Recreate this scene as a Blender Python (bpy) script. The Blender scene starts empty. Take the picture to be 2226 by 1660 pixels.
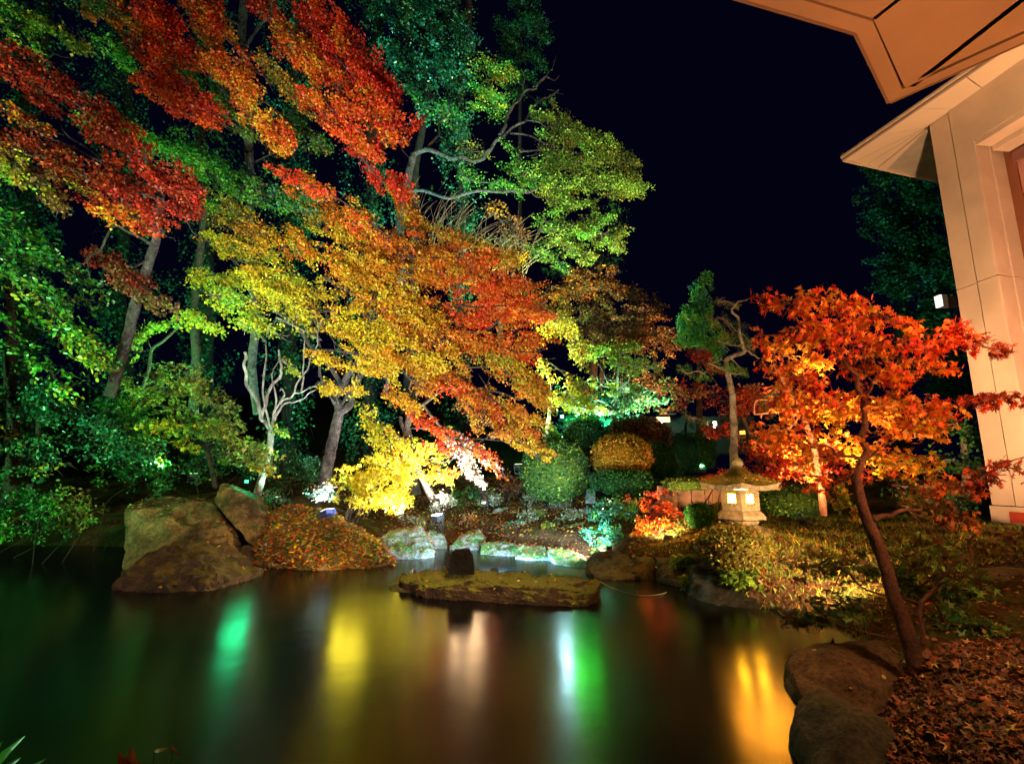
import bpy, bmesh, math, random
import numpy as np
from mathutils import Vector, Matrix, noise
from mathutils.bvhtree import BVHTree
from mathutils.geometry import tessellate_polygon

random.seed(7); rng = np.random.default_rng(11)
S = bpy.context.scene
COL = S.collection

# ------------------------------------------------------------------ camera
F = 1100.0; W0, H0 = 2226.0, 1660.0; TH = math.radians(10.3); EYE = 1.6
ct, st = math.cos(TH), math.sin(TH)
cam_d = bpy.data.cameras.new('camera'); cam = bpy.data.objects.new('camera', cam_d); COL.objects.link(cam)
cam.location = (0, 0, EYE); cam.rotation_euler = (math.radians(90) + TH, 0, 0)
cam_d.sensor_fit = 'HORIZONTAL'; cam_d.sensor_width = 36; cam_d.lens = 36 * F / W0
cam_d.clip_start = 0.05; cam_d.clip_end = 800
S.camera = cam

# ------------------------------------------------------------------ night sky
wd = bpy.data.worlds.new('World'); S.world = wd; wd.use_nodes = True
nt = wd.node_tree; nt.nodes.clear()
sky = nt.nodes.new('ShaderNodeTexSky'); sky.sky_type = 'NISHITA'; sky.sun_disc = False
sky.sun_elevation = math.radians(-7); sky.sun_rotation = math.radians(200)
sky.ozone_density = 3.0
bg = nt.nodes.new('ShaderNodeBackground'); out = nt.nodes.new('ShaderNodeOutputWorld')
mx = nt.nodes.new('ShaderNodeMix'); mx.data_type = 'RGBA'; mx.inputs['Factor'].default_value = 0.97
mx.inputs[7].default_value = (0.0115, 0.0105, 0.085, 1)
nt.links.new(sky.outputs[0], mx.inputs[6]); nt.links.new(mx.outputs[2], bg.inputs[0])
bg.inputs[1].default_value = 0.038
nt.links.new(bg.outputs[0], out.inputs[0])

S.view_settings.view_transform = 'Standard'; S.view_settings.look = 'None'
S.view_settings.exposure = 0.75; S.view_settings.gamma = 1
S.cycles.use_denoising = True
S.cycles.max_bounces = 6; S.cycles.diffuse_bounces = 2; S.cycles.glossy_bounces = 3
S.cycles.transmission_bounces = 4; S.cycles.sample_clamp_indirect = 4
S.cycles.use_light_tree = True

# faint moonlight
sd = bpy.data.lights.new('moon', 'SUN'); sd.energy = 0.012; sd.angle = math.radians(0.5); sd.color = (0.7, 0.8, 1)
so = bpy.data.objects.new('moon', sd); COL.objects.link(so); so.rotation_euler = (math.radians(40), 0, math.radians(-30))

# ------------------------------------------------------------------ photo geometry helpers
def ray(px, py):
    u = (px - W0/2)/F; v = (H0/2 - py)/F
    return u, ct - v*st, st + v*ct
def P(px, py, Y):
    u, f, z = ray(px, py)
    return Vector((Y*u/f, Y, EYE + Y*z/f))
def PZ(px, py, z=0.0):
    u, f, s = ray(px, py)
    t = (z - EYE)/s
    return Vector((t*u, t*f, z))

# ------------------------------------------------------------------ object helpers
def tag(o, label=None, cat=None, group=None, kind=None):
    if label: o['label'] = label
    if cat: o['category'] = cat
    if group: o['group'] = group
    if kind: o['kind'] = kind
    return o
def thing(name, label, cat, loc=(0, 0, 0), rz=0.0, group=None):
    o = bpy.data.objects.new(name, None); COL.objects.link(o); o.empty_display_size = 0.1
    o.location = loc; o.rotation_euler = (0, 0, rz)
    return tag(o, label, cat, group)
def link(name, me, parent=None, kind=None):
    o = bpy.data.objects.new(name, me); COL.objects.link(o)
    if parent is not None:
        o.parent = parent
        o.matrix_parent_inverse = Matrix.LocRotScale(top_loc(parent), top_rot(parent), None).inverted() if PARENT_WORLD else Matrix()
    if kind: o['kind'] = kind
    return o
PARENT_WORLD = True
def top_loc(o): return Vector(o.location)
def top_rot(o): return o.rotation_euler.to_quaternion()
def mesh_pd(name, vs, fs, mat, smooth=False):
    me = bpy.data.meshes.new(name); me.from_pydata([tuple(v) for v in vs], [], fs); me.materials.append(mat)
    if smooth: me.polygons.foreach_set('use_smooth', [True]*len(me.polygons))
    me.update(); return me
def bm_mesh(name, bm, mat, smooth=False):
    me = bpy.data.meshes.new(name); bm.normal_update(); bm.to_mesh(me); bm.free(); me.materials.append(mat)
    if smooth: me.polygons.foreach_set('use_smooth', [True]*len(me.polygons))
    return me
def obj(name, me, parent=None, kind=None): return link(name, me, parent, kind)

# ------------------------------------------------------------------ materials
def newmat(name):
    m = bpy.data.materials.new(name); m.use_nodes = True
    n = m.node_tree; b = n.nodes['Principled BSDF']; return m, n, b
def leafmat(name='leaf_surface', trans=0.4, spec=0.35, rough=0.45):
    m, n, b = newmat(name)
    a = n.nodes.new('ShaderNodeAttribute'); a.attribute_name = 'col'
    b.inputs['Roughness'].default_value = rough; b.inputs['Specular IOR Level'].default_value = spec
    t = n.nodes.new('ShaderNodeBsdfTranslucent'); mix = n.nodes.new('ShaderNodeMixShader'); mix.inputs[0].default_value = trans
    n.links.new(a.outputs['Color'], b.inputs['Base Color']); n.links.new(a.outputs['Color'], t.inputs['Color'])
    n.links.new(b.outputs[0], mix.inputs[1]); n.links.new(t.outputs[0], mix.inputs[2])
    n.links.new(mix.outputs[0], n.nodes['Material Output'].inputs[0]); return m
def stonemat(name, c1, c2, scale=3.0, bump=0.5, moss=None, mossamt=0.5, rough=0.8, spec=0.3):
    m, n, b = newmat(name); L = n.links
    tc = n.nodes.new('ShaderNodeTexCoord'); g = n.nodes.new('ShaderNodeNewGeometry')
    n1 = n.nodes.new('ShaderNodeTexNoise'); n1.inputs['Scale'].default_value = scale; n1.inputs['Detail'].default_value = 10; n1.inputs['Roughness'].default_value = 0.68
    L.new(g.outputs['Position'], n1.inputs['Vector'])
    r = n.nodes.new('ShaderNodeValToRGB'); r.color_ramp.elements[0].position = 0.35; r.color_ramp.elements[1].position = 0.68
    r.color_ramp.elements[0].color = (*c1, 1); r.color_ramp.elements[1].color = (*c2, 1)
    L.new(n1.outputs['Fac'], r.inputs['Fac'])
    col = r.outputs[0]
    n2 = n.nodes.new('ShaderNodeTexNoise'); n2.inputs['Scale'].default_value = scale*9; n2.inputs['Detail'].default_value = 6; n2.inputs['Roughness'].default_value = 0.7
    L.new(g.outputs['Position'], n2.inputs['Vector'])
    mm = n.nodes.new('ShaderNodeMix'); mm.data_type = 'RGBA'; mm.blend_type = 'MULTIPLY'; mm.inputs['Factor'].default_value = 0.9
    r2 = n.nodes.new('ShaderNodeValToRGB'); r2.color_ramp.elements[0].position = 0.3; r2.color_ramp.elements[0].color = (.12, .11, .1, 1); r2.color_ramp.elements[1].position = 0.6
    L.new(n2.outputs['Fac'], r2.inputs['Fac']); L.new(col, mm.inputs[6]); L.new(r2.outputs[0], mm.inputs[7]); col = mm.outputs[2]
    if moss:
        sx = n.nodes.new('ShaderNodeSeparateXYZ'); L.new(g.outputs['Normal'], sx.inputs[0])
        n3 = n.nodes.new('ShaderNodeTexNoise'); n3.inputs['Scale'].default_value = scale*1.3; n3.inputs['Detail'].default_value = 8
        L.new(g.outputs['Position'], n3.inputs['Vector'])
        ad = n.nodes.new('ShaderNodeMath'); ad.operation = 'MULTIPLY_ADD'; L.new(sx.outputs['Z'], ad.inputs[0]); ad.inputs[1].default_value = 0.5; L.new(n3.outputs['Fac'], ad.inputs[2])
        r3 = n.nodes.new('ShaderNodeValToRGB'); r3.color_ramp.elements[0].position = 1.0 - mossamt - 0.06; r3.color_ramp.elements[1].position = 1.0 - mossamt + 0.06
        L.new(ad.outputs[0], r3.inputs['Fac'])
        m2 = n.nodes.new('ShaderNodeMix'); m2.data_type = 'RGBA'; L.new(r3.outputs[0], m2.inputs['Factor']); L.new(col, m2.inputs[6])
        r4 = n.nodes.new('ShaderNodeValToRGB'); r4.color_ramp.elements[0].color = (*[c*0.35 for c in moss], 1); r4.color_ramp.elements[1].color = (*moss, 1)
        r4.color_ramp.elements[0].position = 0.35; r4.color_ramp.elements[1].position = 0.65
        L.new(n2.outputs['Fac'], r4.inputs['Fac']); L.new(r4.outputs[0], m2.inputs[7]); col = m2.outputs[2]
    L.new(col, b.inputs['Base Color'])
    b.inputs['Roughness'].default_value = rough; b.inputs['Specular IOR Level'].default_value = spec
    bp = n.nodes.new('ShaderNodeBump'); bp.inputs['Strength'].default_value = bump; bp.inputs['Distance'].default_value = 0.16
    av = n.nodes.new('ShaderNodeMath'); av.operation = 'MULTIPLY_ADD'; L.new(n2.outputs['Fac'], av.inputs[0]); av.inputs[1].default_value = 0.4; L.new(n1.outputs['Fac'], av.inputs[2])
    L.new(av.outputs[0], bp.inputs['Height']); L.new(bp.outputs[0], b.inputs['Normal'])
    return m
def plain(name, c, rough=0.6, spec=0.4, noise_amt=0.25, nscale=3.0, bump=0.0, metallic=0.0):
    m, n, b = newmat(name); L = n.links
    g = n.nodes.new('ShaderNodeNewGeometry'); n1 = n.nodes.new('ShaderNodeTexNoise'); n1.inputs['Scale'].default_value = nscale; n1.inputs['Detail'].default_value = 8
    L.new(g.outputs['Position'], n1.inputs['Vector'])
    r = n.nodes.new('ShaderNodeValToRGB'); r.color_ramp.elements[0].position = .3; r.color_ramp.elements[1].position = .7
    r.color_ramp.elements[0].color = (*[x*(1-noise_amt) for x in c], 1); r.color_ramp.elements[1].color = (*c, 1)
    L.new(n1.outputs['Fac'], r.inputs['Fac']); L.new(r.outputs[0], b.inputs['Base Color'])
    b.inputs['Roughness'].default_value = rough; b.inputs['Specular IOR Level'].default_value = spec; b.inputs['Metallic'].default_value = metallic
    if bump:
        bp = n.nodes.new('ShaderNodeBump'); bp.inputs['Strength'].default_value = bump; bp.inputs['Distance'].default_value = 0.02
        L.new(n1.outputs['Fac'], bp.inputs['Height']); L.new(bp.outputs[0], b.inputs['Normal'])
    return m
def emit(name, c, s):
    m, n, b = newmat(name); b.inputs['Base Color'].default_value = (*c, 1)
    b.inputs['Emission Color'].default_value = (*c, 1); b.inputs['Emission Strength'].default_value = s; return m

LEAF = leafmat()
LEAF_G = leafmat('glossy_leaf_surface', 0.3, 0.7, 0.3)
LEAF_DRY = leafmat('dry_leaf_surface', 0.1, 0.3, 0.5)
BARK = stonemat('brown_bark', (.035, .025, .02), (.11, .08, .06), 6, 0.9)
BARK_GREY = stonemat('grey_bark', (.025, .022, .025), (.20, .17, .17), 9, 1.0)
BARK_PALE = stonemat('pale_bark', (.12, .10, .10), (.62, .58, .54), 6, 0.9)
DARK_BARK = stonemat('dark_bark', (.012, .01, .01), (.05, .04, .035), 6, .8)
STONE_BLACK = stonemat('black_wet_stone_and_shade', (.004, .004, .004), (.03, .026, .024), 9, 1.0, rough=.35, spec=.6)  # also puts overhang shade into the colour of two bank rocks
BARK_RED = stonemat('red_brown_bark', (.09, .03, .018), (.20, .07, .035), 7, 0.6)
STONE_DARK = stonemat('dark_wet_stone', (.012, .009, .008), (.125, .085, .055), 2.2, 0.9, moss=(.16, .13, .02), mossamt=.08, rough=.45, spec=.5)
STONE_BROWN = stonemat('ochre_stone', (.06, .04, .02), (.36, .26, .11), 1.7, 0.9, moss=(.05, .12, .03), mossamt=.07, rough=.7)
STONE_PALE = stonemat('pale_grey_stone', (.16, .20, .21), (.62, .64, .62), 2.6, 0.9, moss=(.12, .30, .08), mossamt=.12, rough=.7)
STONE_MOSS = stonemat('mossy_slab_stone', (.02, .014, .01), (.17, .10, .06), 4.0, 1.0, moss=(.34, .38, .04), mossamt=.13, rough=.7)
GRANITE = stonemat('lantern_granite', (.24, .19, .13), (.52, .44, .32), 14, 0.35, rough=.8)
GRANITE_MOSS = stonemat('mossy_lantern_granite', (.34, .29, .2), (.5, .44, .33), 7, 0.8, moss=(.40, .36, .07), mossamt=.25, rough=.8)

# ------------------------------------------------------------------ leaves
def tmpl(kind):
    if kind == 'diamond':
        v = [(0, 0, 0), (.5, .36, .10), (1, 0, 0), (.5, -.36, .10)]; f = [(0, 1, 2, 3)]
    elif kind == 'oval':
        v = [(0, 0, 0), (.3, .26, .07), (.72, .22, .07), (1, 0, -.03), (.72, -.22, .07), (.3, -.26, .07)]; f = [(0, 1, 2, 3), (0, 3, 4, 5)]
    elif kind == 'blade':
        v = [(0, .03, 0), (0, -.03, 0), (.5, -.045, .12), (1, 0, -.05), (.5, .045, .12)]; f = [(0, 1, 2, 4), (2, 3, 4)]
    elif kind == 'small_maple':
        v = [(0, 0, 0)]; angs = [-125, -62, 0, 62, 125]; ln = [.42, .72, .9, .72, .42]
        for i, (a, l) in enumerate(zip(angs, ln)):
            a = math.radians(a); v.append((l*math.cos(a), l*math.sin(a), -.12*l))
            if i < 4:
                b = math.radians((angs[i]+angs[i+1])/2); v.append((.27*math.cos(b), .27*math.sin(b), .04))
        f = [(0, i, i+1) for i in range(1, len(v)-1)]
    elif kind == 'maple':
        v = [(0, 0, .0)]; angs = [-140, -95, -46, 0, 46, 95, 140]; ln = [.34, .62, .86, 1.0, .86, .62, .34]
        for i, (a, l) in enumerate(zip(angs, ln)):
            a = math.radians(a); w = math.radians(11 if l > .4 else 8)
            v.append((.55*l*math.cos(a-w*1.25), .55*l*math.sin(a-w*1.25), .0))
            v.append((l*math.cos(a), l*math.sin(a), -.16*l*l))
            v.append((.55*l*math.cos(a+w*1.25), .55*l*math.sin(a+w*1.25), .0))
            if i < 6:
                b = math.radians((angs[i]+angs[i+1])/2); v.append((.30*math.cos(b), .30*math.sin(b), .05))
        f = [(0, i, i+1) for i in range(1, len(v)-1)]
    return np.array(v, float), f
def rand_frames(n, up=0.0, fwd=None, align=0.0):
    """random leaf frames; up biases the leaf normal to +Z, align pulls the leaf axis to fwd"""
    nrm = rng.normal(size=(n, 3)); nrm /= np.linalg.norm(nrm, axis=1)[:, None]
    nrm[:, 2] = np.abs(nrm[:, 2]) + up; nrm /= np.linalg.norm(nrm, axis=1)[:, None]
    a = rng.normal(size=(n, 3))
    if fwd is not None: a = a*(1-align)*0.8 + fwd*align*1.6
    a -= (a*nrm).sum(1)[:, None]*nrm; a /= (np.linalg.norm(a, axis=1)[:, None] + 1e-9)
    b = np.cross(nrm, a); return np.stack([a, b, nrm], axis=2)
def leaves_mesh(name, pos, size, cols, kind='diamond', up=0.0, fwd=None, align=0.0, mat=None, extra=None):
    """extra: optional (name, verts, faces, material) appended to the same mesh"""
    n = len(pos); tv, tf = tmpl(kind); K = len(tv)
    R = rand_frames(n, up, fwd, align)
    V = np.einsum('nij,kj->nki', R, tv)*np.asarray(size).reshape(-1, 1, 1) + pos[:, None, :]
    V = V.reshape(-1, 3)
    me = bpy.data.meshes.new(name)
    fl = np.array([len(f) for f in tf]); idx = np.concatenate([np.array(f) for f in tf])
    li = (idx[None, :] + (np.arange(n)*K)[:, None]).reshape(-1)
    tot = np.tile(fl, n); start = np.concatenate([[0], np.cumsum(tot)[:-1]])
    me.vertices.add(len(V)); me.vertices.foreach_set('co', V.astype(np.float32).ravel())
    me.loops.add(len(li)); me.loops.foreach_set('vertex_index', li.astype(np.int32))
    me.polygons.add(len(tot)); me.polygons.foreach_set('loop_start', start.astype(np.int32)); me.polygons.foreach_set('loop_total', tot.astype(np.int32))
    me.update(calc_edges=True)
    ca = me.color_attributes.new('col', 'FLOAT_COLOR', 'POINT')
    c4 = np.ones((len(V), 4), np.float32); c4[:, :3] = np.repeat(cols, K, axis=0); ca.data.foreach_set('color', c4.ravel())
    me.materials.append(mat or LEAF); me.validate(); return me

PAL = dict(
    red=[(.62, .03, .012), (.5, .02, .012), (.66, .06, .012)],
    darkred=[(.30, .022, .012), (.22, .02, .012), (.36, .05, .012)],
    flame=[(.75, .075, .012), (.78, .13, .015), (.62, .04, .012)],
    orange=[(.75, .20, .015), (.72, .28, .02), (.62, .13, .015)],
    gold=[(.70, .38, .02), (.66, .30, .02), (.68, .48, .03)],
    yellow=[(.72, .58, .02), (.66, .50, .02), (.75, .66, .04)],
    lime=[(.38, .46, .04), (.52, .52, .04), (.22, .36, .03)],
    green=[(.06, .30, .03), (.10, .38, .04), (.04, .2, .03)],
    leafgreen=[(.20, .36, .05), (.28, .42, .06), (.12, .25, .04)],
    dgreen=[(.025, .12, .03), (.04, .17, .05), (.02, .08, .03)],
    teal=[(.03, .22, .12), (.04, .28, .17), (.02, .13, .09)],
    olive=[(.20, .19, .03), (.28, .24, .04), (.12, .12, .03)],
    brown=[(.22, .09, .03), (.28, .14, .05), (.14, .06, .03)],
    litter=[(.42, .16, .06), (.5, .26, .08), (.32, .10, .04), (.6, .42, .10), (.45, .08, .03), (.2, .1, .06)],
    darklitter=[(.14, .05, .02), (.2, .08, .03), (.08, .04, .02), (.3, .1, .04)],
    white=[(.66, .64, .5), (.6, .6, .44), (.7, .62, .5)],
    grey=[(.3, .34, .26), (.4, .42, .34), (.2, .26, .16)],
)
def pick(pal, n):
    """pal: name or list of (name, weight)"""
    if isinstance(pal, str): pal = [(pal, 1)]
    w = np.array([p[1] for p in pal], float); w /= w.sum()
    k = rng.choice(len(pal), n, p=w); out_ = np.zeros((n, 3))
    for i, (nm, _) in enumerate(pal):
        m_ = k == i; arr = np.array(PAL[nm]); c = arr[rng.integers(0, len(arr), m_.sum())]; out_[m_] = c
    return out_
def sprays(strokes, leaf, cover=1.0, flat=0.45, sub=0.42, jitter=0.35):
    """strokes: (x1,y1,Y1, x2,y2,Y2, halfwidth_px, palette[, cover mult]) -> leaf positions, colours, directions"""
    PO, CO, FW = [], [], []
    for s in strokes:
        x1, y1, Y1, x2, y2, Y2, wpx, pal = s[:8]; cm = s[8] if len(s) > 8 else 1.0
        a = np.array(P(x1, y1, Y1)); b = np.array(P(x2, y2, Y2)); d = b - a; L = np.linalg.norm(d) + 1e-6
        d = d/L; w = wpx*(Y1+Y2)/2/F
        rs = min(sub, w*0.8)                                   # sub-spray half length
        area = (L + w)*2*w; n_sub = max(3, int(2.6*area/(rs*rs*1.2)))
        t = rng.random(n_sub)
        off = rng.normal(size=(n_sub, 3)); off /= np.linalg.norm(off, axis=1)[:, None]
        off *= (rng.random(n_sub)**0.5)[:, None]*w
        off[:, 1] *= 1.15
        taper = (0.55 + 0.45*np.sin(np.clip(t*1.15, 0, 1)*math.pi*0.85 + 0.3))[:, None]
        c = a + d*L*t[:, None] + off*taper
        fq = .5/rs; keep = np.array([noise.noise(Vector(q)*fq) for q in c]) > -.24
        if keep.sum() >= 3: c = c[keep]; n_sub = len(c)
        dd = d + rng.normal(size=(n_sub, 3))*jitter; dd /= np.linalg.norm(dd, axis=1)[:, None]
        q = rng.normal(size=(n_sub, 3)); q[:, 2] *= 0.4; q -= (q*dd).sum(1)[:, None]*dd; q /= np.linalg.norm(q, axis=1)[:, None]
        k = np.cross(dd, q)
        r = rs*rng.uniform(0.45, 1.25, n_sub)
        nl = np.maximum(6, (cover*cm*1.3*r*r*0.8/(leaf*leaf*0.36)).astype(int)); nl = np.minimum(nl, 4000)
        ix = np.repeat(np.arange(n_sub), nl); m = len(ix)
        u = rng.normal(size=(m, 3)); u /= np.linalg.norm(u, axis=1)[:, None]; u *= (rng.random(m)**(1/2.2))[:, None]
        p = c[ix] + dd[ix]*(u[:, 0]*r[ix])[:, None] + q[ix]*(u[:, 1]*r[ix]*0.62)[:, None] + k[ix]*(u[:, 2]*r[ix]*flat*0.6)[:, None]
        base = pick(pal, n_sub); mixc = pick(pal, m); sel = rng.random(m)[:, None] < 0.62
        cc = np.where(sel, base[ix], mixc)*rng.uniform(0.45, 1.3, (m, 1))*rng.uniform(.75, 1.15, n_sub)[ix][:, None]
        PO.append(p); CO.append(np.clip(cc, 0, .85)); FW.append(dd[ix])
    return np.concatenate(PO), np.concatenate(CO), np.concatenate(FW)

# ------------------------------------------------------------------ tubes
def smooth_path(pts, n=6):
    pts = [Vector(p) for p in pts]
    if len(pts) < 3:
        return [pts[0].lerp(pts[-1], i/n) for i in range(n+1)]
    o = []
    for i in range(len(pts)-1):
        p0 = pts[max(0, i-1)]; p1 = pts[i]; p2 = pts[i+1]; p3 = pts[min(len(pts)-1, i+2)]
        for k in range(n):
            t = k/n
            o.append(0.5*((2*p1) + (p2-p0)*t + (2*p0-5*p1+4*p2-p3)*t*t + (3*p1-p0-3*p2+p3)*t*t*t))
    o.append(pts[-1]); return o
def tube(vs, fs, pts, r0, r1, sides=8, wob=0.0, n=6, knots=None):
    path = smooth_path(pts, n); m = len(path); base = len(vs); ref = Vector((0.3, 0.9, 0.1))
    for i, p in enumerate(path):
        d = (path[min(m-1, i+1)] - path[max(0, i-1)]); d.normalize()
        a = d.cross(ref)
        if a.length < 1e-3: a = d.cross(Vector((1, 0, 0)))
        a.normalize(); b = d.cross(a); t = i/(m-1); r = r0*(1-t) + r1*t
        for k in range(sides):
            an = 2*math.pi*k/sides
            rr = r*(1 + wob*(noise.noise(p*6 + Vector((k*1.7, 0, 0)))))
            vs.append(p + a*(rr*math.cos(an)) + b*(rr*math.sin(an)))
    for i in range(m-1):
        for k in range(sides):
            k2 = (k+1) % sides
            fs.append((base+i*sides+k, base+i*sides+k2, base+(i+1)*sides+k2, base+(i+1)*sides+k))
    fs.append(tuple(base+k for k in range(sides))[::-1]); fs.append(tuple(base+(m-1)*sides+k for k in range(sides)))
def wobble(pts, amt):
    """adds natural kinks between the given points"""
    o = [Vector(pts[0])]
    for a, b in zip(pts[:-1], pts[1:]):
        a = Vector(a); b = Vector(b); L = (b-a).length
        for t in (.35, .7):
            o.append(a.lerp(b, t) + Vector(rng.normal(size=3))*L*amt)
        o.append(b)
    return o

def tree(name, label, cat, trunk, r, strokes, leaf, bark=None, kind='diamond', cover=1.0, group=None, mat=None, limbs=(), limb_r=None,
         up=0.0, align=0.35, flat=.45, sub=.42, jitter=.35, twigs=True, joints=True):
    """trunk: list of (px,py,Y); limbs: list of lists of (px,py,Y); strokes: foliage"""
    bark = bark or BARK
    tp = [P(*q) for q in trunk]
    root = thing(name, label, cat, tp[0], 0, group)
    vs, fs = [], []; tube(vs, fs, wobble(tp, .014), r[0], r[1], 12, .18)
    obj('trunk', mesh_pd('trunk', vs, fs, bark, True), root)
    lr = limb_r or (r[1]*.9, r[1]*.25)
    for lm in limbs:
        vs, fs = [], []; pts = [P(*q) for q in lm[0]] if isinstance(lm, tuple) else [P(*q) for q in lm]
        rr = lm[1] if isinstance(lm, tuple) else lr
        tube(vs, fs, wobble(pts, .06), rr[0], rr[1], 8, .15); obj('limb', mesh_pd('limb', vs, fs, bark, True), root)
    if twigs and strokes:
        vs, fs = [], []
        for s in strokes:
            a = P(*s[0:3]); b = P(*s[3:6]); w = s[6]*(s[2]+s[5])/2/F
            if joints:
                q = min(tp, key=lambda t: (t-a).length + 0.2*abs(t.z-a.z))
                if (q-a).length < 3.2 and random.random() < .6: tube(vs, fs, wobble([q, a], .08), min(.028, lr[0]*.6), .010, 5, n=3)
            tube(vs, fs, wobble([a, b], .05), min(.03, lr[0]*.6), .008, 5, n=3)
            nb = int(5 + (b-a).length*3)
            for i in range(nb):
                t = random.random(); c = a.lerp(b, t); d = Vector(rng.normal(size=3)); d.normalize()
                e = c + d*w*random.uniform(.5, 1.0) + (b-a).normalized()*w*.4
                tube(vs, fs, wobble([c, e], .08), .012, .003, 4, n=2)
        obj('twigs', mesh_pd('twigs', vs, fs, bark, True), root, 'stuff')
    if strokes:
        p, c, f = sprays(strokes, leaf, cover, flat, sub, jitter)
        sz = leaf*rng.uniform(.65, 1.3, len(p))
        obj('crown', leaves_mesh('crown', p, sz, c, kind, up, f, align, mat or LEAF), root, 'stuff')
    return root
# ------------------------------------------------------------------ floodlights that light the garden, many of them unseen fill lamps added here
HOUSING = plain('dark_metal_housing', (.05, .055, .07), .45, .5)
HOUSING_BLUE = plain('blue_metal_housing', (.05, .08, .35), .4, .5)
def box_vf(M, sx, sy, sz, cz=0.0, cx=0.0, cy=0.0):
    v = [M @ Vector((cx + x*sx/2, cy + y*sy/2, cz + z*sz/2)) for x in (-1, 1) for y in (-1, 1) for z in (-1, 1)]
    f = [(0, 1, 3, 2), (4, 6, 7, 5), (0, 4, 5, 1), (2, 3, 7, 6), (0, 2, 6, 4), (1, 5, 7, 3)]
    return v, f
def flood(label, loc, target, color, W, deg=100, blend=.7, size=.22, glow=6, housing=None, radius=.12):
    loc = Vector(loc); d = (Vector(target)-loc).normalized()
    q = (-d).to_track_quat('Z', 'Y'); M = Matrix.Translation(loc) @ q.to_matrix().to_4x4()   # local -Z = beam
    root = thing('floodlight', label, 'floodlight', (loc.x, loc.y, loc.z - size*.9))
    v, f = box_vf(M, size, size*.8, size*.35, size*.2)
    for i in range(5):
        vv, ff = box_vf(M, size*.04, size*.7, size*.22, size*.48, cx=(i-2)*size*.18); f = f + [tuple(k+len(v) for k in t) for t in ff]; v = v + vv
    obj('housing', mesh_pd('housing', v, f, housing or HOUSING), root)
    v, f = box_vf(M, size*.86, size*.66, size*.03, size*.0)
    obj('lamp_glass', mesh_pd('lamp_glass', v, f, emit('lit_lamp_glass', color, glow)), root)
    B = Matrix.Translation(loc)
    v, f = box_vf(B, size*1.1, size*.1, size*.08, -size*.9)
    for s in (-1, 1):
        vv, ff = box_vf(B, size*.05, size*.1, size*.95, -size*.45, cx=s*size*.55); f = f + [tuple(k+len(v) for k in t) for t in ff]; v = v + vv
    obj('bracket', mesh_pd('bracket', v, f, HOUSING), root)
    ld = bpy.data.lights.new('floodlight_beam', 'SPOT'); ld.energy = W; ld.color = color; ld.spot_size = math.radians(deg); ld.spot_blend = blend
    ld.shadow_soft_size = radius
    lo = bpy.data.objects.new('floodlight_beam', ld); COL.objects.link(lo); lo.location = loc + d*size*.25
    lo.rotation_euler = d.to_track_quat('-Z', 'Y').to_euler()
    return root
WHITE = (1, .93, .84); COOL = (.78, .88, 1); GREEN = (.25, 1, .35); TEAL = (.12, 1, .6); AMBER = (1, .55, .2); WARM = (1, .58, .24)
flood('small floodlight with white glow standing beyond the head of the inlet', P(950, 1118, 11.9), P(860, 650, 11.0), WHITE, 1500, 120, .8, .24, 9)
flood('added white floodlight on the litter under the hanging maple branch', P(1052, 1092, 12.3), P(1015, 960, 11.6), (1, .86, .70), 900, 110, .8, .09, 6)  # extra unseen lamp added to bleach the branch and its reflection
flood('white floodlight on the slope under the yellow bush', P(872, 1122, 10.6), P(830, 1030, 10.8), (1, .93, .75), 620, 150, .8, .09, 4)
flood('blue housed floodlight at the top of the leaf covered mound', P(712, 1108, 10.4), P(640, 700, 11.2), COOL, 330, 115, .8, .24, 6, HOUSING_BLUE)
flood('added white fill floodlight on the near bank aimed across the pond at the golden maple', (-2.6, 1.2, .6), P(860, 590, 11.5), WHITE, 6000, 60, .9, .2, 3)  # added fill lamp out of view, brightens the far trees
flood('added white fill floodlight at the near left bank aimed up at the crimson maple', (-6.6, 2.6, .5), P(420, 250, 8.0), (1, .80, .6), 2000, 90, .9, .2, 3)  # unseen lamp put in to brighten the left crowns
flood('added green fill floodlight at the near left bank aimed at the glossy evergreen', (-8.2, 4.0, .4), P(60, 700, 8.8), GREEN, 2200, 110, .9, .2, 3)  # extra green fill added on the camera side, out of view
flood('added green pond streak floodlight beside the pale forked trunk above the leaning slab', P(536, 1046, 10.7), P(520, 1500, 4), (.02, .9, .3), 24, 100, .9, .08, 4, radius=.24)  # lamp added facing the water only to make a green streak
flood('green floodlight at the foot of the pale forked trunk', P(600, 1080, 10.9), P(560, 760, 11.0), (.45, 1, .6), 220, 110, .8, .12, 6)
flood('added green fill floodlight behind the boulders aimed into the dark trees', P(420, 1030, 12.6), P(450, 380, 14.0), GREEN, 1300, 120, .8, .22, 3)  # lamp added so the trees behind do not go black
flood('added teal fill floodlight behind the grey trunk aimed into the dark trees', P(670, 1010, 14.0), P(640, 600, 17.5), TEAL, 900, 130, .8, .22, 3)  # second added lamp lifting the dark background foliage
flood('teal floodlight high on the slope lighting the tall evergreens', P(860, 1000, 15), P(930, 130, 19), (.12, .9, .85), 9000, 60, .8, .25, 3)
flood('green floodlight on the slope lighting the spreading green tree', P(1130, 1010, 13.4), P(1200, 330, 15.6), (.75, 1, .45), 7500, 90, .8, .25, 3)
flood('added green pond streak floodlight on a stem beside the pale slender tree above the domes', P(1262, 884, 14.4), P(1300, 1500, 4), (.03, .9, .03), 130, 80, .9, .10, 5, radius=.36)  # added lamp turned to the pond, makes the green reflection
flood('added small cool pond streak floodlight among the lime leaves left of the slender tree', P(1222, 905, 14.0), P(1240, 1500, 4), (.5, .9, 1), 60, 70, .9, .09, 5)  # added lamp turned to the pond, makes the white cyan reflection
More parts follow.
